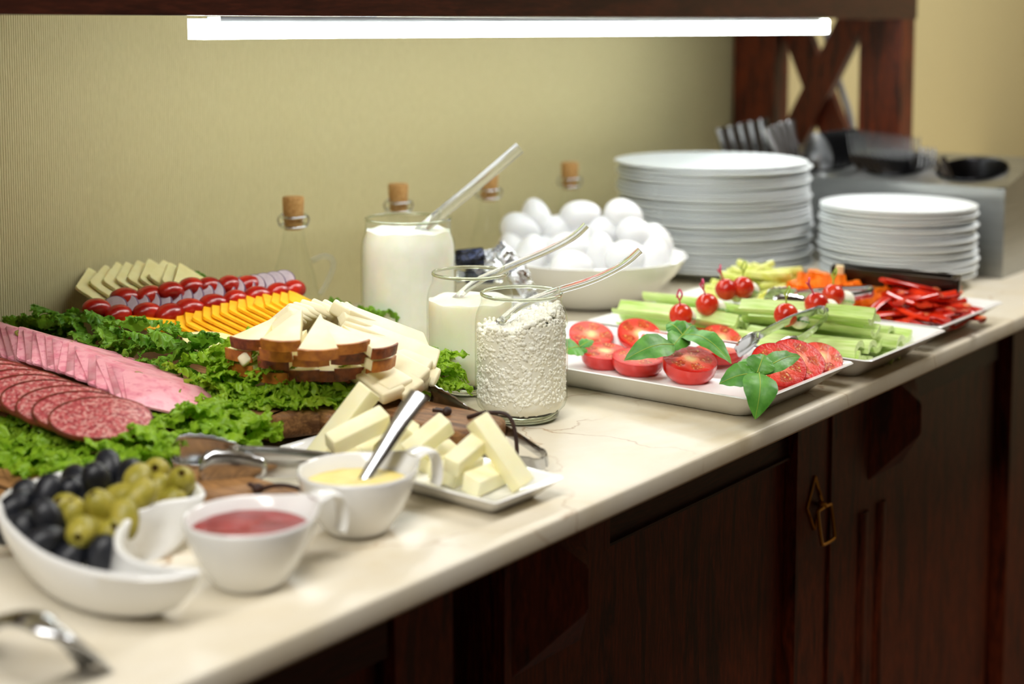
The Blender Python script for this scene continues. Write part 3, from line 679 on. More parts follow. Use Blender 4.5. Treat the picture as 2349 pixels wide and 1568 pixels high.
# ================================================================== rectangular dishes
def tray_vf(sx, sy, h, flare, th=.004, rc=.012):
    def rr_(hx, hy, z, r):
        out = []
        for cx, cy, a0 in ((hx - r, hy - r, 0), (-hx + r, hy - r, 90), (-hx + r, -hy + r, 180), (hx - r, -hy + r, 270)):
            for k in range(6):
                a = R(a0 + 90 * k / 5); out.append((cx + r * math.cos(a), cy + r * math.sin(a), z))
        return out
    hx, hy = sx / 2, sy / 2
    L = [rr_(hx - flare - .008, hy - flare - .008, 0, rc), rr_(hx - flare - .003, hy - flare - .003, .001, rc), rr_(hx - flare + .003, hy - flare + .003, .007, rc), rr_(hx - .004, hy - .004, h - .004, rc * .7), rr_(hx, hy, h - .001, rc * .5), rr_(hx - .001, hy - .001, h, rc * .5),
         rr_(hx - .006, hy - .006, h - .0012, rc * .6), rr_(hx - flare - .001, hy - flare - .001, .009, rc), rr_(hx - flare - .007, hy - flare - .007, .006, rc)]
    n = 24; V = [p for l in L for p in l]; F = []
    for j in range(len(L) - 1):
        for i in range(n): F.append((j * n + i, j * n + (i + 1) % n, (j + 1) * n + (i + 1) % n, (j + 1) * n + i))
    F.append(tuple(range(n - 1, -1, -1))); F.append(tuple((len(L) - 1) * n + i for i in range(n)))
    return V, F
TR = [(1.247, .168), (1.449, .158), (1.648, .168)]
TL = ['long white dish holding tomato slices and basil', 'long white dish of celery sticks and tomato skewers', 'long white dish of pepper strips and carrot sticks']
ME_TRAY = mesh('serving_tray', *tray_vf(.192, .334, .026, .026, rc=.014), True, 40, 'tray_white')
for (x, y), l in zip(TR, TL): tag(obj('serving_tray', ME_TRAY, None, TRS(W(x, y))), l, 'tray')
tag(obj('butter_plate', mesh('butter_plate', *tray_vf(.082, .226, .0155, .012, rc=.006), True, 40, 'porcelain'), None, TRS(W(.861, .139), 0, 0, R(-1.5))), 'small oblong white plate of butter sticks', 'plate')

# ================================================================== tongs
def tongs(label, A, B, bend, wid, mats='steel', upv=(0, 0, 1), teeth=True, headlen=.05):
    # A, B: head tips of the two arms; bend: far end
    A, B, E = Vector(A), Vector(B), Vector(bend); t = thing('serving_tongs', label, 'tongs', E)
    mid = ((A + B) / 2 - E).normalized(); side = (A - B); side = (side - mid * side.dot(mid)).normalized(); nrm = mid.cross(side)
    for s_, T in ((1, A), (-1, B)):
        st = E + side * s_ * .007 + mid * .006; Lr = (T - st).length; dr = (T - st).normalized()
        path = [st, st + dr * Lr * .3 + side * s_ * .004, st + dr * (Lr - headlen) + side * s_ * .003]
        pts = crom([p - E for p in path], 8)
        arm = obj('arm', mesh('arm', *tube(pts, wid * .5, 8, .0009, side), True, 60, mats), t)
        # scooped head
        V, F = [], []; m, n = 12, 7; hd = (T - path[-1])
        for i in range(m + 1):
            u = i / m; wv_ = wid * (.55 + .55 * math.sin(min(1, u * 1.6) * math.pi / 2)) * (1 if u < .8 else math.sqrt(max(.05, 1 - ((u - .8) / .22) ** 2)))
            for j in range(n):
                q = -1 + 2 * j / (n - 1); tooth = (.0012 if (i % 2 and abs(q) == 1 and teeth) else 0)
                V.append(path[-1] - E + hd * u + nrm * (q * (wv_ + tooth)) - side * s_ * (.004 * abs(q) ** 2.2) + side * s_ * .003)
        for i in range(m):
            for j in range(n - 1): F.append((i * n + j, i * n + j + 1, (i + 1) * n + j + 1, (i + 1) * n + j))
        hm = mesh('head', V, F, True, 60, mats); ho = obj('head', hm, arm)
        so = ho.modifiers.new('thickness', 'SOLIDIFY'); so.thickness = .0009
    bp = [E + side * .007 + mid * .006, E + side * .0065 + mid * .001, E + side * .003 - mid * .003, E - side * .003 - mid * .003, E - side * .0065 + mid * .001, E - side * .007 + mid * .006]
    obj('spring_bend', mesh('spring_bend', *tube(crom([p - E for p in bp], 5), wid * .5, 8, .0009, nrm.cross(mid)), True, 60, mats), t)
    return t
# the flat strips: tube(rad=half width across nrm) uses 'up' as thin direction
tongs('serrated steel tongs propped on the cheese board handle behind the butter', at(985, 905, .034), at(985, 1012, .012), at(1243, 1056, .010), .012)
tongs('serrated steel tongs lying on the meat board handle behind the sauce cups', at(392, 1035, .034), at(455, 1075, .028), at(760, 1062, .018), .013)
tongs('short steel tongs resting across the tomato slices', at(1690, 800, .032), at(1775, 812, .028), at(1888, 716, .056), .011, teeth=False, headlen=.035)
tongs('slim steel tongs lying between the celery and the carrots', at(1755, 683, .050), at(1770, 700, .046), at(1995, 668, .052), .010, headlen=.04)
A_, B_ = at(1908, 624, .058), at(2192, 652, .054)
t = thing('serving_tongs', 'dark flat-armed tongs with a pale tip propped over the red peppers', 'tongs', M=frame(A_, B_ - A_, (-.15, -.1, 1)))
LT = (B_ - A_).length
for s_ in (-1, 1): obj('arm', rbox('arm', LT, .0028, .019, .0009, 2, 'steel_dark'), t, TRS((LT / 2, s_ * .0065, 0), 0, 0, R(s_ * 1.5)))
obj('joint', rbox('joint', .010, .018, .018, .002, 2, 'steel_dark'), t, TRS((LT, 0, 0)))
obj('pale_tip', rbox('pale_tip', .009, .006, .022, .001, 2, 'cork_pale'), t, TRS((.012, -.010, .002)))
# ================================================================== sauce cups
def cup(label, c, rz, sauce, smat, fill):
    t = thing('sauce_cup', label, 'cup', c, rz)
    P = [(.018, 0), (.0205, .0008), (.024, .004), (.032, .016), (.0385, .030), (.0412, .0415), (.0412, .0432), (.0402, .0442), (.0388, .0432), (.0362, .031), (.030, .0175), (.022, .0075), (.0005, .0055)]
    vf = lathe(P, 64, True)
    V = []
    for v in vf[0]:
        v = Vector(v); a = math.atan2(v.y, v.x); r = math.hypot(v.x, v.y)
        if v.z > .03: k = max(0, math.cos(a)) ** 10 * (v.z - .03) / .014; v.x += .009 * k; v.z += .003 * k      # lip drawn out towards the handle
        V.append(v)
    obj('cup_body', mesh('cup_body', V, vf[1], True, 60, 'porcelain'), t)
    h = crom([(.046, 0, .0452), (.054, 0, .0475), (.062, 0, .0455), (.067, 0, .038), (.068, 0, .027), (.0665, 0, .020)], 6)
    obj('cup_handle', mesh('cup_handle', *tube(h, lambda q: .0105 - .0045 * q, 10, .0019, (1, 0, .9)), True, 60, 'porcelain'), t)
    ri = float(np.interp(fill, [.0075, .0175, .031, .0432], [.022, .030, .0362, .0388])) - .0003
    sv, sf = lathe([(ri * .8, fill - .008), (ri, fill), (ri * .9, fill + .0006), (ri * .6, fill + .0012), (ri * .3, fill + .0005), (.0005, fill + .0010)], 48, True)
    sv = [Vector(v) + Vector((0, 0, .0009 * math.sin(v[0] * 210) * math.cos(v[1] * 190) if v[2] > fill + .0002 else 0)) for v in sv]
    obj(sauce, mesh(sauce, sv, sf, True, 60, smat), t)
    return t
KC = at(575, 1337, 0); MC = at(820, 1216, 0)
cup('white porcelain cup of red ketchup with a curled handle', KC, R(-14), 'ketchup', 'ketchup', .0355)
cup('white porcelain cup of yellow mustard with a spoon in it', MC, R(-14), 'mustard', 'mustard', .0335)
dS = depth(MC)
sp0, sp1 = MC + Vector((.008, .002, .0320)), atD(962, 902, dS + .03)
ax = (sp1 - sp0).normalized(); L_ = (sp1 - sp0).length
t = thing('sauce_spoon', 'steel spoon standing in the mustard cup', 'spoon', M=frame(sp0, ax, (-.59, -.486, .646)))
pp = crom([(-.012, 0, -.001), (.0, 0, .0), (.03, 0, .0012), (L_ * .7, 0, .002), (L_, 0, -.0015)], 6)
obj('handle', mesh('handle', *tube(pp, lambda q: .0042 + .0036 * max(0, q - .25) / .75, 10, .0013, (0, 0, 1)), True, 60, 'steel'), t)
obj('spoon_bowl', mesh('spoon_bowl', *xf(ellips(.012, .009, .0025), TRS((-.014, 0, -.001))), True, 60, 'steel'), t)

# ================================================================== comma-shaped bowl with olives
BH = .037
out = [(p_.x, p_.y) for p_ in (at(u, v, BH) for u, v in ((462, 1302), (400, 1320), (300, 1322), (190, 1305), (90, 1268), (20, 1215), (-12, 1165), (10, 1125), (80, 1095), (190, 1068), (310, 1062), (410, 1080), (462, 1110), (470, 1132), (440, 1142), (380, 1150), (325, 1170), (288, 1205), (282, 1245), (310, 1275), (370, 1292)))]
OB = W(.575, .14)
pts = [Vector((x - OB.x, y - OB.y, 0)) for x, y in out]; ring = crom(pts, 6, True); n = len(ring)
def nrm2(i):
    d = ring[(i + 1) % n] - ring[i - 1]; return Vector((d.y, -d.x, 0)).normalized()
area = sum(ring[i].x * ring[(i + 1) % n].y - ring[(i + 1) % n].x * ring[i].y for i in range(n)); sg = 1 if area > 0 else -1
def wid_at(i):
    best = 9
    for j in range(n):
        dd = abs(i - j); dd = min(dd, n - dd)
        if dd > 7:
            vec = ring[j] - ring[i]
            if (vec.normalized()).dot(-nrm2(i) * sg) > .6: best = min(best, vec.length)
    return best
lim = [wid_at(i) * .46 for i in range(n)]
lim = [min(lim[(i + k) % n] for k in (-1, 0, 1)) for i in range(n)]
def off2(o_, z): return [ring[i] - nrm2(i) * sg * min(o_, lim[i]) + Vector((0, 0, z)) for i in range(n)]
BC = at(190, 1195, BH) - OB; BC.z = 0
def lev(o_, z, k): return [Vector((BC.x + (p.x - BC.x) * k, BC.y + (p.y - BC.y) * k, z)) for p in off2(o_, 0)]
lv = [lev(.004, 0, .66), lev(.003, .001, .72), lev(.002, .008, .83), lev(.001, .022, .95), lev(0, BH - .002, 1), lev(.001, BH - .0004, 1), lev(.003, BH, 1), lev(.005, BH - .001, 1), lev(.0055, .024, .94), lev(.006, .011, .84), lev(.007, .006, .76)]
V = [p for l in lv for p in l]; F = []
for j in range(len(lv) - 1):
    for i in range(n): F.append((j * n + i, j * n + (i + 1) % n, (j + 1) * n + (i + 1) % n, (j + 1) * n + i))
F.append(tuple(range(n - 1, -1, -1))); F.append(tuple((len(lv) - 1) * n + i for i in range(n)))
tag(obj('olive_bowl', mesh('olive_bowl', V, F, True, 50, 'porcelain'), None, TRS(OB)), 'white comma-shaped porcelain bowl filled with olives', 'bowl')
ol = [(.0003, -.0125), (.0016, -.0124), (.0022, -.0118), (.0055, -.0105), (.0078, -.0065), (.0087, 0), (.0078, .0065), (.0055, .0105), (.0026, .0119), (.0020, .0112), (.0016, .0085), (.0003, .0075)]
ME_OB = mesh('black_olive', *lathe(ol, 20, True, True), True, 70, 'olive_black'); ME_OG = mesh('green_olive', *lathe(ol, 20, True, True), True, 70, 'olive_green')
ME_PH = mesh('pit_hole', *lathe([(.0017, .0116), (.0013, .0095), (.0003, .0088)], 12, False, True), True, 70, 'olive_pit_dark')
BLK = [(120, 1133, .05), (175, 1100, .052), (222, 1105, .058), (248, 1072, .055), (300, 1087, .054), (40, 1165, .044), (70, 1215, .042), (105, 1195, .048), (115, 1245, .042), (30, 1205, .036), (165, 1140, .046), (195, 1150, .044), (160, 1268, .036), (235, 1275, .036), (60, 1145, .045)]
GRN = [(160, 1168, .044), (178, 1195, .046), (235, 1172, .052), (180, 1235, .044), (242, 1228, .042), (280, 1190, .048), (285, 1135, .05), (318, 1140, .056), (335, 1110, .054), (360, 1085, .056), (408, 1112, .052), (350, 1130, .048), (370, 1155, .042), (345, 1165, .040), (205, 1210, .044)]
OP = spread([at(u, v, z - .014) for u, v, z in BLK + GRN], .0175)
OPI = iter(OP)
for lst, me, nm, lab in ((BLK, ME_OB, 'black_olive', 'glossy pitted black olive in the comma-shaped bowl'), (GRN, ME_OG, 'green_olive', 'pitted green olive in the comma-shaped bowl')):
    for u, v, z in lst:
        M = frame(next(OPI), (rng.uniform(-1, 1), rng.uniform(-1, 1), rng.uniform(-.2, .2)), (rng.uniform(-1, .6), rng.uniform(-1, .6), rng.uniform(-.3, .8)))
        o = tag(obj(nm, me, None, M @ Matrix.Scale(1.12, 4)), lab, 'olive', nm.replace('_', ' ') + 's in the bowl')
        if nm == 'green_olive': obj('pit_hole', ME_PH, o)

# ================================================================== polished utensil at the counter front
pth = crom([at(-60, 1440, .012), at(-10, 1412, .030), at(60, 1400, .040), at(130, 1428, .036), at(190, 1474, .020), at(228, 1518, .003)], 8)
V, F = [], []; m = len(pth)
for i, p in enumerate(pth):
    tdir = (pth[min(i + 1, m - 1)] - pth[max(i - 1, 0)]).normalized(); sd = tdir.cross(Vector((0, 0, 1))).normalized(); nn = sd.cross(tdir)
    for j in range(9):
        q = -1 + j / 4; V.append(p + sd * q * .0105 - nn * .004 * q * q)
for i in range(m - 1):
    for j in range(8): F.append((i * 9 + j, i * 9 + j + 1, (i + 1) * 9 + j + 1, (i + 1) * 9 + j))
o = tag(obj('serving_utensil', mesh('serving_utensil', V, F, True, 80, 'steel')), 'broad polished steel utensil handle arched over the marble before the olives', 'utensil')
md = o.modifiers.new('thickness', 'SOLIDIFY'); md.thickness = .002

# ================================================================== butter sticks
BT = [((735, 1036, .016), (838, 905, .058), .0155), ((772, 1012, .034), (868, 962, .046), .0155), ((880, 1035, .020), (935, 985, .040), .015), ((950, 1030, .028), (1012, 980, .042), .0145),
      ((1045, 1062, .030), (1090, 1022, .038), .0145), ((1192, 1098, .016), (1103, 975, .052), .0150), ((1090, 1110, .015), (1145, 1085, .015), .015), ((1035, 1090, .014), (1080, 1065, .016), .015),
      ((985, 1062, .013), (1030, 1040, .016), .015), ((820, 1035, .013), (870, 1012, .014), .015), ((845, 1042, .012), (905, 1020, .014), .014), ((775, 1045, .012), (800, 1020, .013), .013), ((1010, 1085, .013), (1050, 1070, .013), .014)]
BL = ['long butter stick propped steeply against the heap, next to the cheese board', 'thick butter stick lying across the steep one', 'butter stick behind the mustard spoon', 'upright-ended butter stick behind the curled mustard handle', 'short butter stick on top of two others near the tongs', 'long butter stick leaning down to the plate corner'] + ['short pale butter stick at the bottom of the heap on the oblong plate'] * 7
for (a, b, s_), bl in zip(BT, BL):
    A, B = at(*a), at(*b); d = B - A
    me = rbox('butter_stick', max(d.length + .012, .03), s_, s_ * .95, .0012, 2, 'butter', jit=.0008)
    tag(obj('butter_stick', me, None, frame((A + B) / 2, d, (-.35, -.3, .9))), bl, 'butter', 'butter sticks on the oblong plate')

# ================================================================== wooden boards
def board(label, x0, x1, y0, y1, hx, hy, hw, th, z, mats, tie):
    t = thing('serving_board', label, 'board', W((x0 + x1) / 2, (y0 + y1) / 2, z)); cx, cy = (x0 + x1) / 2, (y0 + y1) / 2
    o_ = [(x0, y1 - .03), (x0, y0 + .05), (x0 + .012, y0 + .018), (x0 + .04, y0 + .002), (hx - hw * 1.0, y0 - .012), (hx - hw * .62, y0 - .04), (hx - hw * .55, hy + .03), (hx - hw * .5, hy + .01), (hx - hw * .2, hy), (hx + hw * .2, hy), (hx + hw * .5, hy + .01), (hx + hw * .55, hy + .03), (hx + hw * .62, y0 - .04), (hx + hw * 1.0, y0 - .012), (x1 - .04, y0 + .002), (x1 - .012, y0 + .018), (x1, y0 + .05), (x1, y1 - .03), (x1 - .02, y1), (x0 + .02, y1)]
    ol_ = crom([(a - cx, b - cy, 0) for a, b in o_], 5, True)
    obj('board_plank', slab('board_plank', ol_, 0, th, .005, mats, 3), t)
    kx, ky = hx - cx, hy - cy
    lp = crom([(kx + .004, ky + .03, th + .001), (kx + .008, ky + .012, th + .007), (kx + .014, ky - .006, th + .004), (kx + .012, ky - .014, .008 - z), (kx + .004, ky - .010, .004 - z)], 6)
    c_ = obj('leather_cord', mesh('leather_cord', *tube(lp, .0017, 7), True, 60, 'leather'), t)
    kn = [ellips(.0045, .0035, .004, 10, 7)] + [tube([(0, 0, 0), (rng.uniform(-.012, .012), .010, .001)], .0016, 6) for _ in range(2)]
    obj('cord_knot', mesh('cord_knot', *xf(join(*kn), TRS((kx + .002, ky + tie, th + .003))), True, 60, 'leather'), c_)
    return t
board('long wooden board with a handle, under the ham and salami', .615, .800, .285, .655, .722, .140, .052, .018, .001, 'wood_board', .028)
board('dark-edged wooden board with a handle, under the cheeses and tomatoes', .838, 1.062, .262, .665, .930, .118, .054, .022, .010, 'wood_board_dark', .050)

# ================================================================== lettuce
def lettuce_mesh(seed, Rr=.044):
    g = random.Random(seed); nt, nr_ = 170, 24; half = g.uniform(1.1, 1.4); k1, k2 = g.uniform(4, 5.5), g.uniform(11, 14); ph = [g.uniform(0, 6.28) for _ in range(6)]
    mt, mn, a, b = [], [], 0., 0.
    for i in range(nt + 1):                       # margin meanders in the tangent-normal plane
        q = 2 * math.pi * i / nt; f_ = .9 * math.sin(k1 * q + ph[0]) + 1.0 * math.sin(k2 * q + ph[1])
        mt.append(a); mn.append(b); a += math.cos(f_); b += math.sin(f_)
    sc_ = 2 * half * Rr / a; slope = b / nt; mean = sum(m_ - slope * i for i, m_ in enumerate(mn)) / (nt + 1)
    V, F = [], []; jag = [g.uniform(-1, 1) for _ in range(nt + 1)]; so = Vector((seed * 7.3, seed * 3.1, seed))
    for j in range(nr_ + 1):
        v = j / nr_
        for i in range(nt + 1):
            s_ = -half + 2 * half * i / nt; m_t = -half + 2 * half * mt[i] / a; nn = (mn[i] - slope * i - mean) * sc_; e = v ** 2.6
            th = s_ * (1 - e) + m_t * e; lob = .12 * math.sin(3 * s_ + ph[3]) + .07 * math.sin(11 * s_ + ph[4])
            r = Rr * (.10 + .90 * v) * (1 + lob * v) + (.0020 * jag[i] if j == nr_ else (.0009 * jag[i] if j == nr_ - 1 else 0))
            z = nn * e * .9 + .0035 * v * math.sin(5 * s_ + ph[5]) + Rr * (.40 * v - .45 * v ** 2.6)
            p = Vector((r * math.cos(th), r * math.sin(th), z)); flat = Vector((s_ * Rr * v, Rr * v, seed))
            p += mnoise.noise_vector(flat * 120 + so) * (.0085 * v ** 1.3) + mnoise.noise_vector(flat * 300 + so) * (.0042 * v ** 1.6)
            V.append(p)
    for j in range(nr_):
        for i in range(nt): k = j * (nt + 1) + i; F.append((k, k + 1, k + nt + 2, k + nt + 1))
    return mesh('lettuce_leaf', V, F, True, 180)
LM = [lettuce_mesh(s_) for s_ in range(6)]; LMD = [m_.copy() for m_ in LM]
for m_ in LM: m_.materials.append(MATS['lettuce'])
for m_ in LMD: m_.materials.append(MATS['lettuce_deep'])
def leaf_at(p, dirv, tilt, s_, deep, label, group, roll=0):
    d = Vector(dirv).normalized(); d = (d + Vector((0, 0, math.tan(tilt)))).normalized()
    M = frame(p, d, (rng.uniform(-.25, .25), rng.uniform(-.25, .25), 1)) @ Matrix.Rotation(roll + rng.uniform(-.4, .4), 4, 'X') @ Matrix.Scale(s_, 4)
    return tag(obj('lettuce_leaf', (LMD if deep else LM)[rng.randrange(6)], None, M), label, 'lettuce', group)
TC = -fwd_h
LAB_F, GR_F = 'bright frilly lettuce leaf along the front of the meat board', 'lettuce leaves before the salami'
for u in range(-30, 600, 34):
    vt = 938 + max(u, 0) * .235 if u < 335 else (1012 if u < 370 else (935 if u < 420 else 905)); vb = 1128 - max(0, u) * .09 if u < 420 else 1085 - (u - 420) * .55
    k = 0; v = vt
    while v < vb:
        f_ = (v - vt) / 170; q_ = at(u + rng.uniform(-12, 12), v, max(.010, .036 - .026 * f_))
        leaf_at(q_ + fwd_h * .020 - Vector((0, 0, .004)), TC + RT * rng.uniform(-.6, .6), R(rng.uniform(0, 28)), rng.uniform(.58, .8), False, LAB_F, GR_F); v += 36
for i in range(5):
    leaf_at(W(.795 + rng.uniform(-.006, .01), .285 + .012 * i, .022 + .004 * i), RT + TC * rng.uniform(.2, .9), R(rng.uniform(0, 20)), .85, False, 'bright frilly lettuce leaf hanging off the corner of the meat board', 'lettuce at the meat board corner')
LAB_S, GR_S = 'dark frilly lettuce leaf in the strip between ham and cheeses', 'lettuce leaves between ham and cheese'
for row in range(4):
    for i in range(12):
        f_ = i / 11; p = W(.866 + .012 * row - .01 * f_, .640 - .31 * f_, .030 + .010 * row)
        leaf_at(p + Vector((rng.uniform(-.008, .008), rng.uniform(-.008, .008), 0)), TC + RT * rng.uniform(-.9, .9), R(rng.uniform(10, 45)), rng.uniform(.5, .72), f_ < .75, LAB_S, GR_S)
LAB_C, GR_C = 'frilly lettuce leaf spilling over the edge of the cheese board', 'lettuce leaves under the cheeses'
edge = crom([W(.845, .350, .036), W(.858, .300, .038), W(.885, .272, .038), W(.930, .254, .038), W(.985, .246, .038), W(1.030, .262, .028), W(1.050, .310, .028)], 5)
for row in range(3):
    for k, p in enumerate(edge[::2] if row % 2 else edge[1::2]):
        leaf_at(p + fwd_h * (.014 + .012 * row) + Vector((0, 0, -.002 + .005 * row)), TC + RT * rng.uniform(-.4, .4), R(rng.uniform(-2, 8) + 7 * row), rng.uniform(.52, .7), False, LAB_C, GR_C)
for (u, v, z), s_ in (((275, 636, .080), .45), ((472, 630, .080), .4), ((792, 696, .05), .5), ((868, 716, .05), .55), ((100, 728, .070), .5), ((50, 735, .066), .5)):
    leaf_at(at(u, v, z) - Vector((0, 0, .012)), RT * rng.uniform(-.5, .5) + TC * .3, R(60), s_, True, 'small lettuce tip peeping out behind the sliced food', 'lettuce tips at the back')

# ================================================================== ham and salami
def disc_outline(a, b, pw, n=40, jit=.02, seed=0):
    g = random.Random(seed); P = []
    for i in range(n):
        t_ = 2 * math.pi * i / n; c_, s_ = math.cos(t_), math.sin(t_); k = 1 + g.uniform(-jit, jit)
        P.append((a * math.copysign(abs(c_) ** (2 / pw), c_) * k, b * math.copysign(abs(s_) ** (2 / pw), s_) * k))
    return P
def rsq(h, r, n=8, jit=.0, seed=0):
    g = random.Random(seed); P = []
    for cx, cy, a0 in ((h - r, h - r, 0), (-h + r, h - r, 90), (-h + r, -h + r, 180), (h - r, -h + r, 270)):
        for k in range(n): a = R(a0 + 90 * k / (n - 1)); P.append((cx + r * math.cos(a) + g.uniform(-jit, jit), cy + r * math.sin(a) + g.uniform(-jit, jit)))
    return P
def wavy(vf, amp, f):
    return [Vector((v[0], v[1], v[2] + amp * math.sin(v[0] * f) * math.cos(v[1] * f * .8))) for v in vf[0]], vf[1]
def thin_disc(outline, th, rings=5, sag=0):
    V, F = [], []; n = len(outline)
    for top in (1, 0):
        for j in range(rings + 1):
            k = j / rings
            for x, y in outline: V.append((x * k, y * k, (th if top else 0) + sag * (k * k)))
    m = (rings + 1) * n
    for base_, flip in ((0, 0), (m, 1)):
        for j in range(rings):
            for i in range(n):
                q = (base_ + j * n + i, base_ + j * n + (i + 1) % n, base_ + (j + 1) * n + (i + 1) % n, base_ + (j + 1) * n + i); F.append(q[::-1] if flip else q)
    for i in range(n): F.append((rings * n + i, rings * n + (i + 1) % n, m + rings * n + (i + 1) % n, m + rings * n + i))
    return V, F
HM = [mesh('ham_slice', *wavy(thin_disc(rsq(.038, .0035, 7, .0004, k), .0018, 5, -.006), .0008, 60), True, 70, 'ham') for k in range(3)]
NH = 24
for i in range(NH):
    f_ = i / (NH - 1)
    p = at(8, 772, .060).lerp(at(392, 896, .050), f_) + Vector((.006 * math.sin(f_ * 3), 0, .004 * math.sin(f_ * 3)))
    d = Vector((.30, -1, .42 - .34 * f_))           # slices shingle towards the front
    M = frame(p, Vector((.95, .25, -.10)), Vector((-.10, -.44 + .1 * f_, .9))) @ Matrix.Rotation(R(45) + rng.uniform(-.12, .12), 4, 'Z')
    o = tag(obj('ham_slice', HM[i % 3], None, M), 'pink ham slice with olive bits in the long overlapping row', 'ham', 'ham slices on the meat board')
    if i % 3 == 1:
        for _ in range(1):
            a0 = rng.uniform(0, 6); rad_ = .0042; cx_, cy_ = rng.uniform(.012, .030), rng.uniform(.012, .030)
            arc = [(cx_ + rad_ * 1.5 * math.cos(a0 + q), cy_ + rad_ * math.sin(a0 + q), .0016 - .010 * ((cx_ / .039) ** 2 + (cy_ / .039) ** 2) * .5 + .0006) for q in np.linspace(0, 2.6, 9)]
            obj('olive_piece', mesh('olive_piece', *tube(arc, .0014, 6, .0007, (0, 0, 1)), True, 70, 'olive_slice'), o)
SM = [thin_disc(disc_outline(.038, .026, 2.0, 40, .015, 20 + k), .0026, 4, -.003) for k in range(3)]
SMS = [mesh('salami_slice', *wavy(v_, .0008, 70), True, 70, 'salami') for v_ in SM]
cas = [(x * 1.004, y * 1.004) for x, y in disc_outline(.038, .026, 2.0, 40, .0, 1)]
ME_CAS = mesh('casing', *tube([(x, y, -.0018) for x, y in cas] + [(cas[0][0], cas[0][1], -.0018)], .0013, 6, .0022, (0, 0, 1), False), True, 70, 'salami_casing')
NS = 9
for i in range(NS):
    f_ = i / (NS - 1)
    p = at(-58, 852, .060).lerp(at(232, 956, .050), f_)
    M = frame(p, Vector((.75, -.62, -.10)), Vector((-.30, -.22, .9))) @ Matrix.Rotation(rng.uniform(-.12, .12), 4, 'Z')
    o = tag(obj('salami_slice', SMS[i % 3], None, M), 'red marbled salami slice in the overlapping row before the ham', 'salami', 'salami slices on the meat board')
    obj('casing', ME_CAS, o)
for i in range(3):
    M = frame(at(-10 - 20 * i, 900 + 6 * i, .048 - .002 * i), Vector((.8, -.5, -.05)), Vector((-.25, -.2, .9)))
    tag(obj('ham_slice', HM[i], None, M @ Matrix.Scale(.8, 4)), 'pale pink ham slice lying in front of the salami row', 'ham', 'ham slices before the salami')

# ================================================================== cheese board contents
# pale cheese slices at the wall
sq = mesh('cheese_slice', *wavy(thin_disc(rsq(.032, .005), .0028, 4, -.004), .0006, 50), True, 60, 'cheese_pale')
for i in range(9):
    f_ = i / 8; u_ = 245 + 215 * f_ ** .9
    M = frame(at(u_, 668 - 22 * math.sin(f_ * 2.6), .076 + .004 * math.sin(f_ * 3.0)), Vector((.80, .05, -.24)), Vector((.0, -.50 - rng.uniform(0, .1), .85))) @ Matrix.Rotation(R(45) + rng.uniform(-.1, .1), 4, 'Z') @ Matrix.Diagonal((.9, .9, 1, 1))
    tag(obj('cheese_slice', sq, None, M), 'pale yellow cheese slice in the back row against the wall', 'cheese', 'pale cheese slices at the back')
# cherry tomatoes
ME_CT = mesh('cherry_tomato', *ellips(.0155, .0118, .0104, 22, 14), True, 180, 'cherry_tomato')
ROW1 = [(222, 707, .073), (288, 684, .076), (342, 680, .076), (393, 668, .080), (440, 659, .081), (481, 657, .080), (526, 654, .080), (566, 655, .078)]
ROW2 = [(272, 722, .066), (338, 716, .066), (388, 721, .063), (435, 708, .066), (490, 697, .068), (541, 686, .070), (591, 678, .071), (640, 669, .072), (674, 664, .072)]
for rw, lab, g_ in ((ROW1, 'red cherry tomato in the row next to the pale cheese slices', 'cherry tomatoes of the back row'), (ROW2, 'red cherry tomato in the row next to the orange cheddar', 'cherry tomatoes of the front row')):
    for u, v, z in rw:
        M = frame(at(u, v, z + .002), Vector((.9, rng.uniform(-.5, .3), rng.uniform(-.15, .15))), (0, -.2, 1)) @ Matrix.Scale(rng.uniform(.95, 1.06), 4)
        tag(obj('cherry_tomato', ME_CT, None, M), lab, 'tomato', g_)
# lilac sausage coins between the tomato rows
coin = mesh('sausage_slice', *lathe([(.0150, 0), (.0150, .0030), (.0145, .0036), (.0003, .0036)], 32, True), True, 50, 'lilac_sausage')
skin = mesh('sausage_skin', *tube([(.01505 * math.cos(a), .01505 * math.sin(a), .0016) for a in np.linspace(0, 2 * math.pi, 33)], .0007, 6, .0019, (0, 0, 1), False), True, 60, 'purple_skin')
P0, P1 = at(262, 714, .068), at(648, 652, .078)
for i in range(17):
    f_ = i / 16; M = frame(P0.lerp(P1, f_), Vector((.55, 0, .85)), Vector((-.85, -.32, .55)))
    o = tag(obj('sausage_slice', coin, None, M), 'pale lilac sausage slice with thin dark skin between the tomato rows', 'sausage', 'sausage slices between the tomatoes'); obj('sausage_skin', skin, o)
# cheddar
ch = mesh('cheddar_slice', *wavy(thin_disc(rsq(.025, .004), .0026, 4, -.004), .0005, 60), True, 60, 'cheddar')
C0, C1 = at(440, 758, .052), at(715, 700, .064)
for i in range(15):
    f_ = i / 14; M = frame(C0.lerp(C1, f_) + Vector((0, 0, .004 * math.sin(f_ * 3))), Vector((.8, .1, -.26)), Vector((.02, -.36, .9))) @ Matrix.Rotation(R(45) + rng.uniform(-.08, .08), 4, 'Z')
    tag(obj('cheddar_slice', ch, None, M), 'orange cheddar slice in the overlapping row', 'cheese', 'cheddar slices in a row')
M = frame(at(350, 738, .062), Vector((.6, -.75, -.12)), (-.2, -.2, .95)) @ Matrix.Diagonal((1.25, .42, 1, 1))
tag(obj('cheddar_slice', ch, None, M), 'narrow orange cheddar strip lying over the cherry tomatoes', 'cheese')
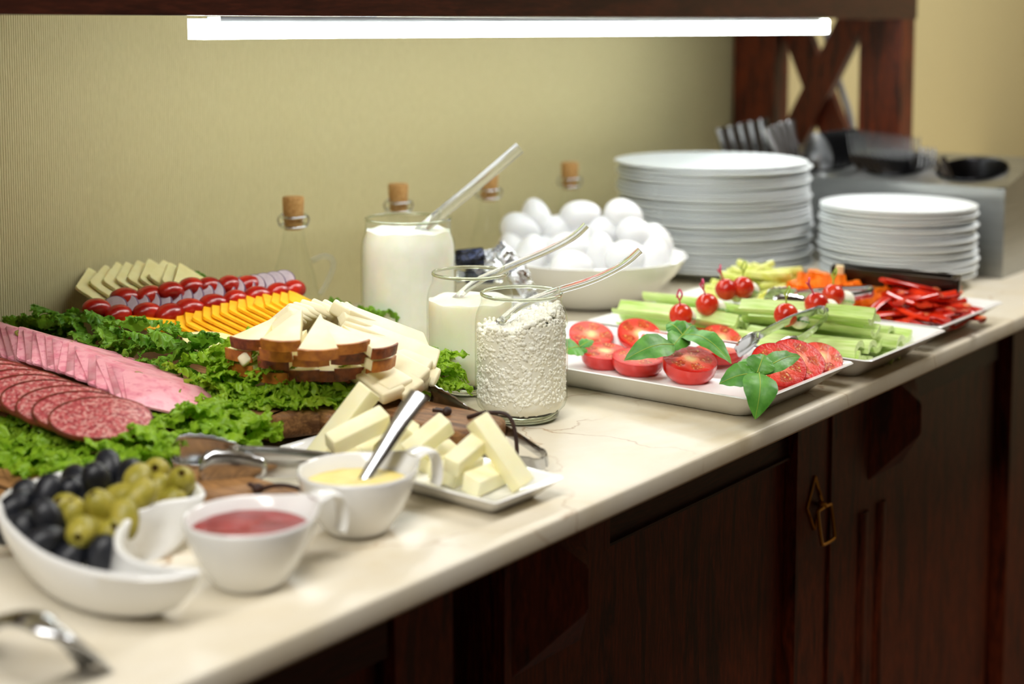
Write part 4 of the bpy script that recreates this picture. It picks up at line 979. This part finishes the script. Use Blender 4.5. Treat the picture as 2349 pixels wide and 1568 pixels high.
# round pale slice
rd = mesh('cheese_slice', *thin_disc(disc_outline(.034, .034, 2.2, 40, .004, 11), .003, 4, -.006), True, 60, 'cheese_pale')
tag(obj('cheese_slice', rd, None, frame(at(505, 780, .050), (1, 0, -.1), (-.12, -.2, .95))), 'round pale cheese slice beside the smoked cheese wedges', 'cheese')
# white cheese: leaning slabs over the ridge and a fan on the near side
def slabm(a, b, th, bev=.0018): return rbox('white_cheese', a, b, th, bev, 2, 'cheese_white', jit=.0006)
TOC = math.atan2(-fwd_h.y, -fwd_h.x)
CW = at(752, 748, .088); CW.z = ZC
def ring_slab(a, r0, r1, z0, z1, wd, th, roll, lab, grp):
    d = Vector((math.cos(a), math.sin(a), 0)); A = CW + d * r0 + Vector((0, 0, z0)); B = CW + d * r1 + Vector((0, 0, z1))
    M = frame((A + B) / 2, B - A, (0, 0, 1)) @ Matrix.Rotation(roll, 4, 'X')
    tag(obj('white_cheese', slabm((B - A).length, wd, th, .0022), None, M), lab, 'cheese', grp)
for i in range(10):
    f_ = i / 9; a = TOC - 1.2 - f_ * 2.7
    ring_slab(a, .024, .076 + .004 * f_, .096 + .004 * math.sin(f_ * 3), .060, .036 - .006 * f_, .0090, R(26), 'white cheese slab leaning in the sawtooth ring behind the smoked wedges', 'white cheese slabs in a ring')
for i in range(7):
    a = TOC + 2.35 - i * .25
    ring_slab(a, .012, .090 + .004 * (i % 2), .100 - .005 * i + .003 * (i % 2), .064 - .003 * i, .027, .0118, R((12, 26, 8, 22, 14, 24, 10)[i]), 'thick white cheese slice fanned out towards the cream jar', 'white cheese slices in a fan')
for i in range(7):
    a = TOC + .75 + i * .22
    ring_slab(a, .034, .092 + .004 * (i % 2), .060 + .006 * (i % 2), .043, .024, .011, R(10 + 12 * (i % 2)), 'thick white cheese slice in the lower layer above the lettuce', 'white cheese slices below the fan')
# smoked cheese wedges: pale body with brown rind on the outer end
def wedge(L, wo, th):
    n = 8; top = [(0, 0)] + [(L + .003 * (1 - (2 * i / n - 1) ** 2), wo * (i / n - .5)) for i in range(n + 1)]
    return top
def wedge_obj(p, az, tilt, L, wo, th, rind, label):
    top = wedge(L, wo, th); me = slab('smoked_cheese', top, 0, th, .0007, 'cheese_smoked', 2)
    d = Vector((math.cos(az), math.sin(az), 0)); x = d * math.cos(tilt) - Vector((0, 0, math.sin(tilt)))
    M = frame(p, x, (0, 0, 1)) @ Matrix.Translation((-L, 0, -th / 2))
    o = tag(obj('smoked_cheese', me, None, M), label, 'cheese', 'smoked cheese wedges in a pile')
    edge_ = top[1:]; V, F = [], []
    for k, (x_, y_) in enumerate(edge_):
        jx = rng.uniform(-.0003, .0005)
        V += [(x_ - .0004, y_ * 1.01, -.0003), (x_ + .0012 + jx, y_ * 1.015, -.0002), (x_ + .0012 + jx, y_ * 1.015, th + .0002), (x_ - .0004, y_ * 1.01, th + .0003)]
    m = len(edge_)
    for k in range(m - 1):
        a, b = k * 4, (k + 1) * 4; F += [(a + i, a + (i + 1) % 4, b + (i + 1) % 4, b + i) for i in range(4)]
    F += [(0, 1, 2, 3), tuple((m - 1) * 4 + i for i in (3, 2, 1, 0))]
    obj('rind', mesh('rind', V, F, True, 50, rind), o)
    return o
TOC = math.atan2(-fwd_h.y, -fwd_h.x)
WD = [(569, 786, .082, .55, 14, 1), (553, 812, .070, .75, 6, 0), (550, 844, .057, .80, 3, 0), (642, 791, .092, .25, 20, 0), (638, 812, .079, .35, 10, 0), (631, 832, .068, .30, 6, 1), (727, 810, .088, -.10, 22, 0), (714, 826, .074, -.05, 10, 0), (803, 797, .086, -.55, 18, 0), (803, 818, .074, -.40, 10, 1),
      (877, 805, .080, -.95, 16, 1), (877, 832, .068, -.90, 8, 0), (875, 851, .057, -.85, 5, 0), (863, 871, .047, -.80, 3, 1), (619, 862, .055, .42, 4, 0), (695, 858, .057, .10, 4, 1), (762, 860, .056, -.12, 4, 1), (806, 853, .058, -.45, 5, 1), (702, 886, .045, .10, 2, 0), (794, 884, .045, -.30, 2, 0)]
for u, v, z, da, tl, dk in WD:
    wedge_obj(at(u + rng.uniform(-5, 5), v + rng.uniform(-2, 2), z), TOC - da + rng.uniform(-.14, .14), R(tl + rng.uniform(-3, 3)), rng.uniform(.046, .056), rng.uniform(.028, .034), .0090, 'rind_dark' if dk else 'rind', 'pale smoked cheese wedge with %s rind in the piled fan' % ('dark brown' if dk else 'golden brown'))

# ================================================================== tomato slices
def tomato(r, h):
    sk = [(r * .55, 0), (r * .80, h * .10), (r * .95, h * .4), (r, h * .75), (r * .995, h)]
    ct = [(r * .985, h), (r * .90, h * 1.03), (r * .6, h * .98), (r * .3, h * 1.03), (.0004, h * 1.02)]
    return lathe(sk, 40, True), lathe(ct, 40, False, True)
TS = [(1352, 775, .018, 26, (-.35, -.2), .024, .012), (1463, 772, .020, 34, (-.7, -.4), .024, .011), (1385, 818, .016, 10, (-.3, -.2), .024, .016), (1462, 832, .016, 9, (-.3, -.2), .026, .016), (1578, 840, .020, 18, (-.75, -.45), .0265, .020), (1515, 788, .016, 15, (-.4, -.2), .022, .012),
      (1655, 812, .018, 12, (.3, -.2), .025, .014), (1655, 782, .022, 30, (-.3, -.5), .021, .011), (1802, 862, .026, 44, (-.8, -.25), .0265, .013), (1846, 848, .026, 40, (-.8, -.2), .0265, .012), (1903, 842, .022, 36, (-.75, -.2), .0205, .012), (1600, 782, .018, 18, (-.2, -.3), .022, .012)]
TLB = ['tomato slice leaning at the dish end by the cottage cheese', 'upright tomato slice at the back of the dish edge', 'flat tomato slice beside the small basil sprig', 'flat tomato slice half under a broad basil leaf', 'large tomato half below the middle basil sprig', 'tomato slice mostly hidden behind the middle basil sprig', 'tomato slice lying under the long basil leaf', 'tomato slice behind the long basil leaf near the tongs', 'largest leaning tomato slice touching the overhanging basil', 'second of the three leaning tomato slices from the overhanging basil', 'smallest leaning tomato slice at the dish corner', 'tomato slice at the back rim behind the middle basil sprig']
for (u, v, z, tl, dr_, r, h), tlab in zip(TS, TLB):
    d = Vector((dr_[0], dr_[1], 0)).normalized(); up_ = d * math.sin(R(tl)) + Vector((0, 0, math.cos(R(tl))))
    M = frame(at(u, v, z) - up_ * h * .6 + (Vector((0, .012, .005)) if u > 1780 else Vector((0, 0, 0))), Vector((.8, -.6, 0)), up_); a, b = tomato(r, h)
    t = thing('tomato_slice', tlab, 'tomato', M=M, group='tomato slices on the dish')
    part('skin', a, 'tomato_skin', t, ang=70); c_ = mesh('cut_face', *b, True, 70, 'tomato_cut'); obj('cut_face', c_, t)
# ================================================================== basil
def leaf_vf(A, B, wd, up_, arch, fold=.25, m=14, n=8):
    A, B = Vector(A), Vector(B); d = B - A; L = d.length; x = d.normalized(); z = Vector(up_); z = (z - x * z.dot(x)).normalized(); y = z.cross(x); V, F = [], []
    for i in range(m + 1):
        u = i / m; w_ = wd * .5 * (math.sin(math.pi * min(1, u ** .8)) ** .8 if 0 < u < 1 else 0) * (1.05 - .25 * u) + .0002
        for j in range(n + 1):
            q = -1 + 2 * j / n
            V.append(A + x * (L * u) + y * (w_ * q) + z * (arch * L * math.sin(math.pi * u) + fold * w_ * abs(q) - .22 * w_ * q * q + .0007 * math.sin(u * 26 - abs(q) * 4) * abs(q)))
    for i in range(m):
        for j in range(n): k = i * (n + 1) + j; F.append((k, k + 1, k + n + 2, k + n + 1))
    return V, F
def sprig(label, leaves, base_):
    t = thing('basil_sprig', label, 'basil', base_); o_ = Vector(base_)
    for A, B, wd, up_, arch in leaves:
        vf = leaf_vf(Vector(A) - o_, Vector(B) - o_, wd * 1.2, up_, arch); lo = obj('leaf', mesh('leaf', *vf, True, 180, 'basil'), t)
        m = 14; rib = [vf[0][i * 9 + 4] + Vector((0, 0, .0001)) for i in range(m + 1)]
        obj('midrib', mesh('midrib', *tube(rib, lambda q: .0006 - .0004 * q, 5), True, 80, 'stem_green'), lo)
    obj('stem', mesh('stem', *tube([Vector((0, 0, -.004)), Vector((0, .004, .001)), Vector((.001, .010, .004))], .0013, 6), True, 60, 'stem_green'), t)
b1 = at(1566, 768, .046)
sprig('basil sprig lying over the middle tomato slices', [(b1, at(1678, 834, .030), .024, (-.3, -.2, .9), .16), (at(1545, 790, .042), at(1432, 826, .034), .026, (-.5, -.5, .8), .14), (b1, at(1535, 806, .036), .021, (-.8, -.5, .4), .12), (b1, at(1590, 745, .052), .020, (-.6, -.5, .6), .15), (b1, at(1530, 742, .054), .018, (-.5, -.5, .6), .2), (b1, at(1604, 772, .046), .012, (-.5, -.4, .7), .1)], b1)
b2 = at(1737, 856, .044)
sprig('basil sprig whose lowest leaf hangs over the dish edge', [(b2 + Vector((-.004, -.004, .002)), at(1732, 962, .012), .027, (-.6, -.6, .7), .24), (b2, at(1650, 880, .036), .023, (-.5, -.4, .8), .12), (b2, at(1835, 816, .050), .017, (-.5, -.5, .7), .12), (b2, at(1712, 822, .052), .026, (-.6, -.5, .7), .14), (b2, at(1752, 812, .058), .022, (-.6, -.5, .6), .15), (b2, at(1728, 876, .040), .014, (-.6, -.5, .7), .12)], b2)
b3 = at(1330, 795, .028)
sprig('small basil sprig beside the cottage cheese jar', [(b3, at(1362, 781, .032), .012, (-.4, -.3, .9), .1), (b3, at(1290, 808, .026), .022, (-.5, -.5, .8), .1), (b3, at(1328, 815, .020), .014, (-.6, -.5, .6), .1)], b3)

# ================================================================== celery sticks
def celery(L, wd):
    V, F = [], []; m = 9; prof = [(-1, .62), (-.95, .9), (-.7, .75), (-.3, .42), (0, .34), (.3, .42), (.7, .75), (.95, .9), (1, .62), (.8, .15), (.4, -.08), (0, -.14), (-.4, -.08), (-.8, .15)]
    n = len(prof)
    for i in range(m + 1):
        u = i / m; k = 1 - .10 * u
        for a, b in prof: V.append((wd * .5 * a * k, (u - .5) * L, wd * .5 * b * k + .002 * math.sin(u * 3)))
    for i in range(m):
        for j in range(n): F.append((i * n + j, i * n + (j + 1) % n, (i + 1) * n + (j + 1) % n, (i + 1) * n + j))
    F.append(tuple(range(n - 1, -1, -1))); F.append(tuple(m * n + j for j in range(n)))
    return mesh('celery_stick', V, F, True, 60, 'celery')
CM = [celery(.150, .023), celery(.140, .021), celery(.156, .025)]
CEL = []
for j, x in enumerate((1.383, 1.404, 1.426, 1.448, 1.470, 1.492, 1.513)):
    CEL += [(x, .094 + .006 * (j % 2), .014), (x + .003, .244, .014)]
for j, x in enumerate((1.394, 1.418, 1.442, 1.466, 1.490)):
    CEL += [(x, .100 - .012 * (j % 2), .030), (x + .004, .238 + .01 * (j % 2), .030)]
for j, x in enumerate((1.430, 1.455, 1.478)): CEL += [(x, .100 + .01 * j, .045)]
for i, (x, y, z) in enumerate(CEL):
    M = TRS(W(x, y, z), R(rng.uniform(-2, 2)), R(180 if i % 3 else 0) + R(rng.uniform(-25, 25)), R(rng.uniform(-4, 4)))
    tag(obj('celery_stick', CM[i % 3], None, M), 'pale green celery stick lying lengthwise in the middle white dish', 'celery', 'celery sticks in the dish')
# tomato skewers
ME_SK = mesh('tomato', *ellips(.0128, .0125, .0122, 22, 14), True, 180, 'cherry_bright'); ME_MZ = mesh('mozzarella_ball', *ellips(.010, .010, .010, 16, 10), True, 180, 'mozzarella')
for i, (u, v, z, pink) in enumerate([(1562, 722, .046, 1), (1622, 698, .050, 1), (1666, 664, .056, 1), (1704, 659, .058, 0), (1803, 722, .054, 0), (1873, 697, .058, 1), (1911, 677, .056, 0)]):
    p = at(u, v, z); t = thing('tomato_skewer', 'cherry tomato and mozzarella skewer with a %s pick on the celery' % ('pink' if pink else 'green'), 'skewer', p, rng.uniform(-.4, .4), 'tomato skewers with %s picks' % ('pink' if pink else 'green'))
    obj('tomato', ME_SK, t); obj('mozzarella_ball', ME_MZ, t, TRS((.016, -.004, -.006)))
    dx = -.008 if pink else .0
    obj('pick', mesh('pick', *tube([(.012, -.003, -.003), (0, 0, .004), (dx, 0, .016), (dx * 1.8, .002, .024)], .0009, 6), True, 60, 'stem_pink' if pink else 'stem_green'), t)
    lp = crom([(dx * 1.2, 0, .017), (dx * 2.2, -.004, .025), (dx * 2.0 + .004, 0, .029), (dx * 1.2, .003, .020)], 4)
    obj('pick_loop', mesh('pick_loop', *tube(lp, .0009, 6), True, 60, 'stem_pink' if pink else 'stem_green'), t)
    obj('leaf', mesh('leaf', *leaf_vf((.008, -.004, -.006), (.016, -.018, -.008), .012, (0, 0, 1), .1), True, 180, 'basil'), t)
# ================================================================== pepper and carrot pile
def strip_pile(name, me_list, n_, cx, cy, rx, ry, z0, dz, lab, cat, grp, ang, spread, rind=None):
    for k in range(n_):
        q = math.sqrt((k % 7 + rng.random()) / 7); a = rng.uniform(0, 2 * math.pi); x, y = cx + rx * q * math.cos(a), cy + ry * q * math.sin(a); hgt = (1 - q * q)
        M = TRS(W(x, y, z0 + dz * hgt * rng.uniform(.5, 1)), R(rng.uniform(-14, 14)), R(rng.uniform(-20, 20)), R(ang + rng.uniform(-spread, spread)))
        o = tag(obj(name, me_list[k % len(me_list)], None, M), lab, cat, grp)
        if rind and k % 3 == 0: obj('pale_end', rind, o)
def curved_strip(L, w_, th, bend, mat):
    pts = [((u - .5) * L, bend * math.sin(math.pi * u), .3 * bend * math.sin(math.pi * u)) for u in np.linspace(0, 1, 7)]
    return mesh('strip', *tube(pts, w_, 8, th, (0, 0, 1)), True, 60, mat)
YS = [rbox('yellow_stick', .052, .0075, .0075, .001, 1, 'pepper_yellow', jit=.0008) for _ in range(3)]
strip_pile('pepper_stick', YS, 64, 1.645, .258, .072, .056, .014, .042, 'yellow-green pepper stick in the heap at the wall end of the dish', 'pepper', 'yellow-green sticks in the heap', -50, 28)
def crinkle(L, w_, h):
    V, F = [], []; m = 14
    for i in range(m + 1):
        k = 1 + .12 * math.sin(i * math.pi)  * 0 + (.10 if i % 2 else -.06)
        for a, b in ((-1, -1), (1, -1), (1, 1), (-1, 1)): V.append(((i / m - .5) * L, a * w_ * .5 * k, b * h * .5 * k))
    for i in range(m):
        for j in range(4): F.append((i * 4 + j, i * 4 + (j + 1) % 4, i * 4 + 4 + (j + 1) % 4, i * 4 + 4 + j))
    F += [(3, 2, 1, 0), tuple(m * 4 + j for j in range(4))]
    return mesh('carrot_stick', V, F, False, 40, 'carrot')
CS = [crinkle(.060, .015, .010), crinkle(.052, .018, .009), crinkle(.066, .013, .012)]
strip_pile('carrot_stick', CS, 56, 1.640, .160, .074, .048, .014, .040, 'orange crinkle-cut carrot stick heaped in the middle of the dish', 'carrot', 'carrot sticks in the heap', -75, 32)
RS = [curved_strip(.058, .0065, .0028, .006, 'pepper_red'), curved_strip(.050, .0075, .003, -.007, 'pepper_red'), curved_strip(.064, .0055, .0028, .010, 'pepper_red')]
pe = mesh('pale_end', *xf(ellips(.006, .006, .0028, 10, 6), TRS((.027, .001, .001))), True, 180, 'pepper_flesh')
strip_pile('pepper_strip', RS, 52, 1.640, .066, .070, .046, .014, .042, 'glossy red pepper strip heaped at the front end of the dish', 'pepper', 'red pepper strips in the heap', -60, 60, pe)
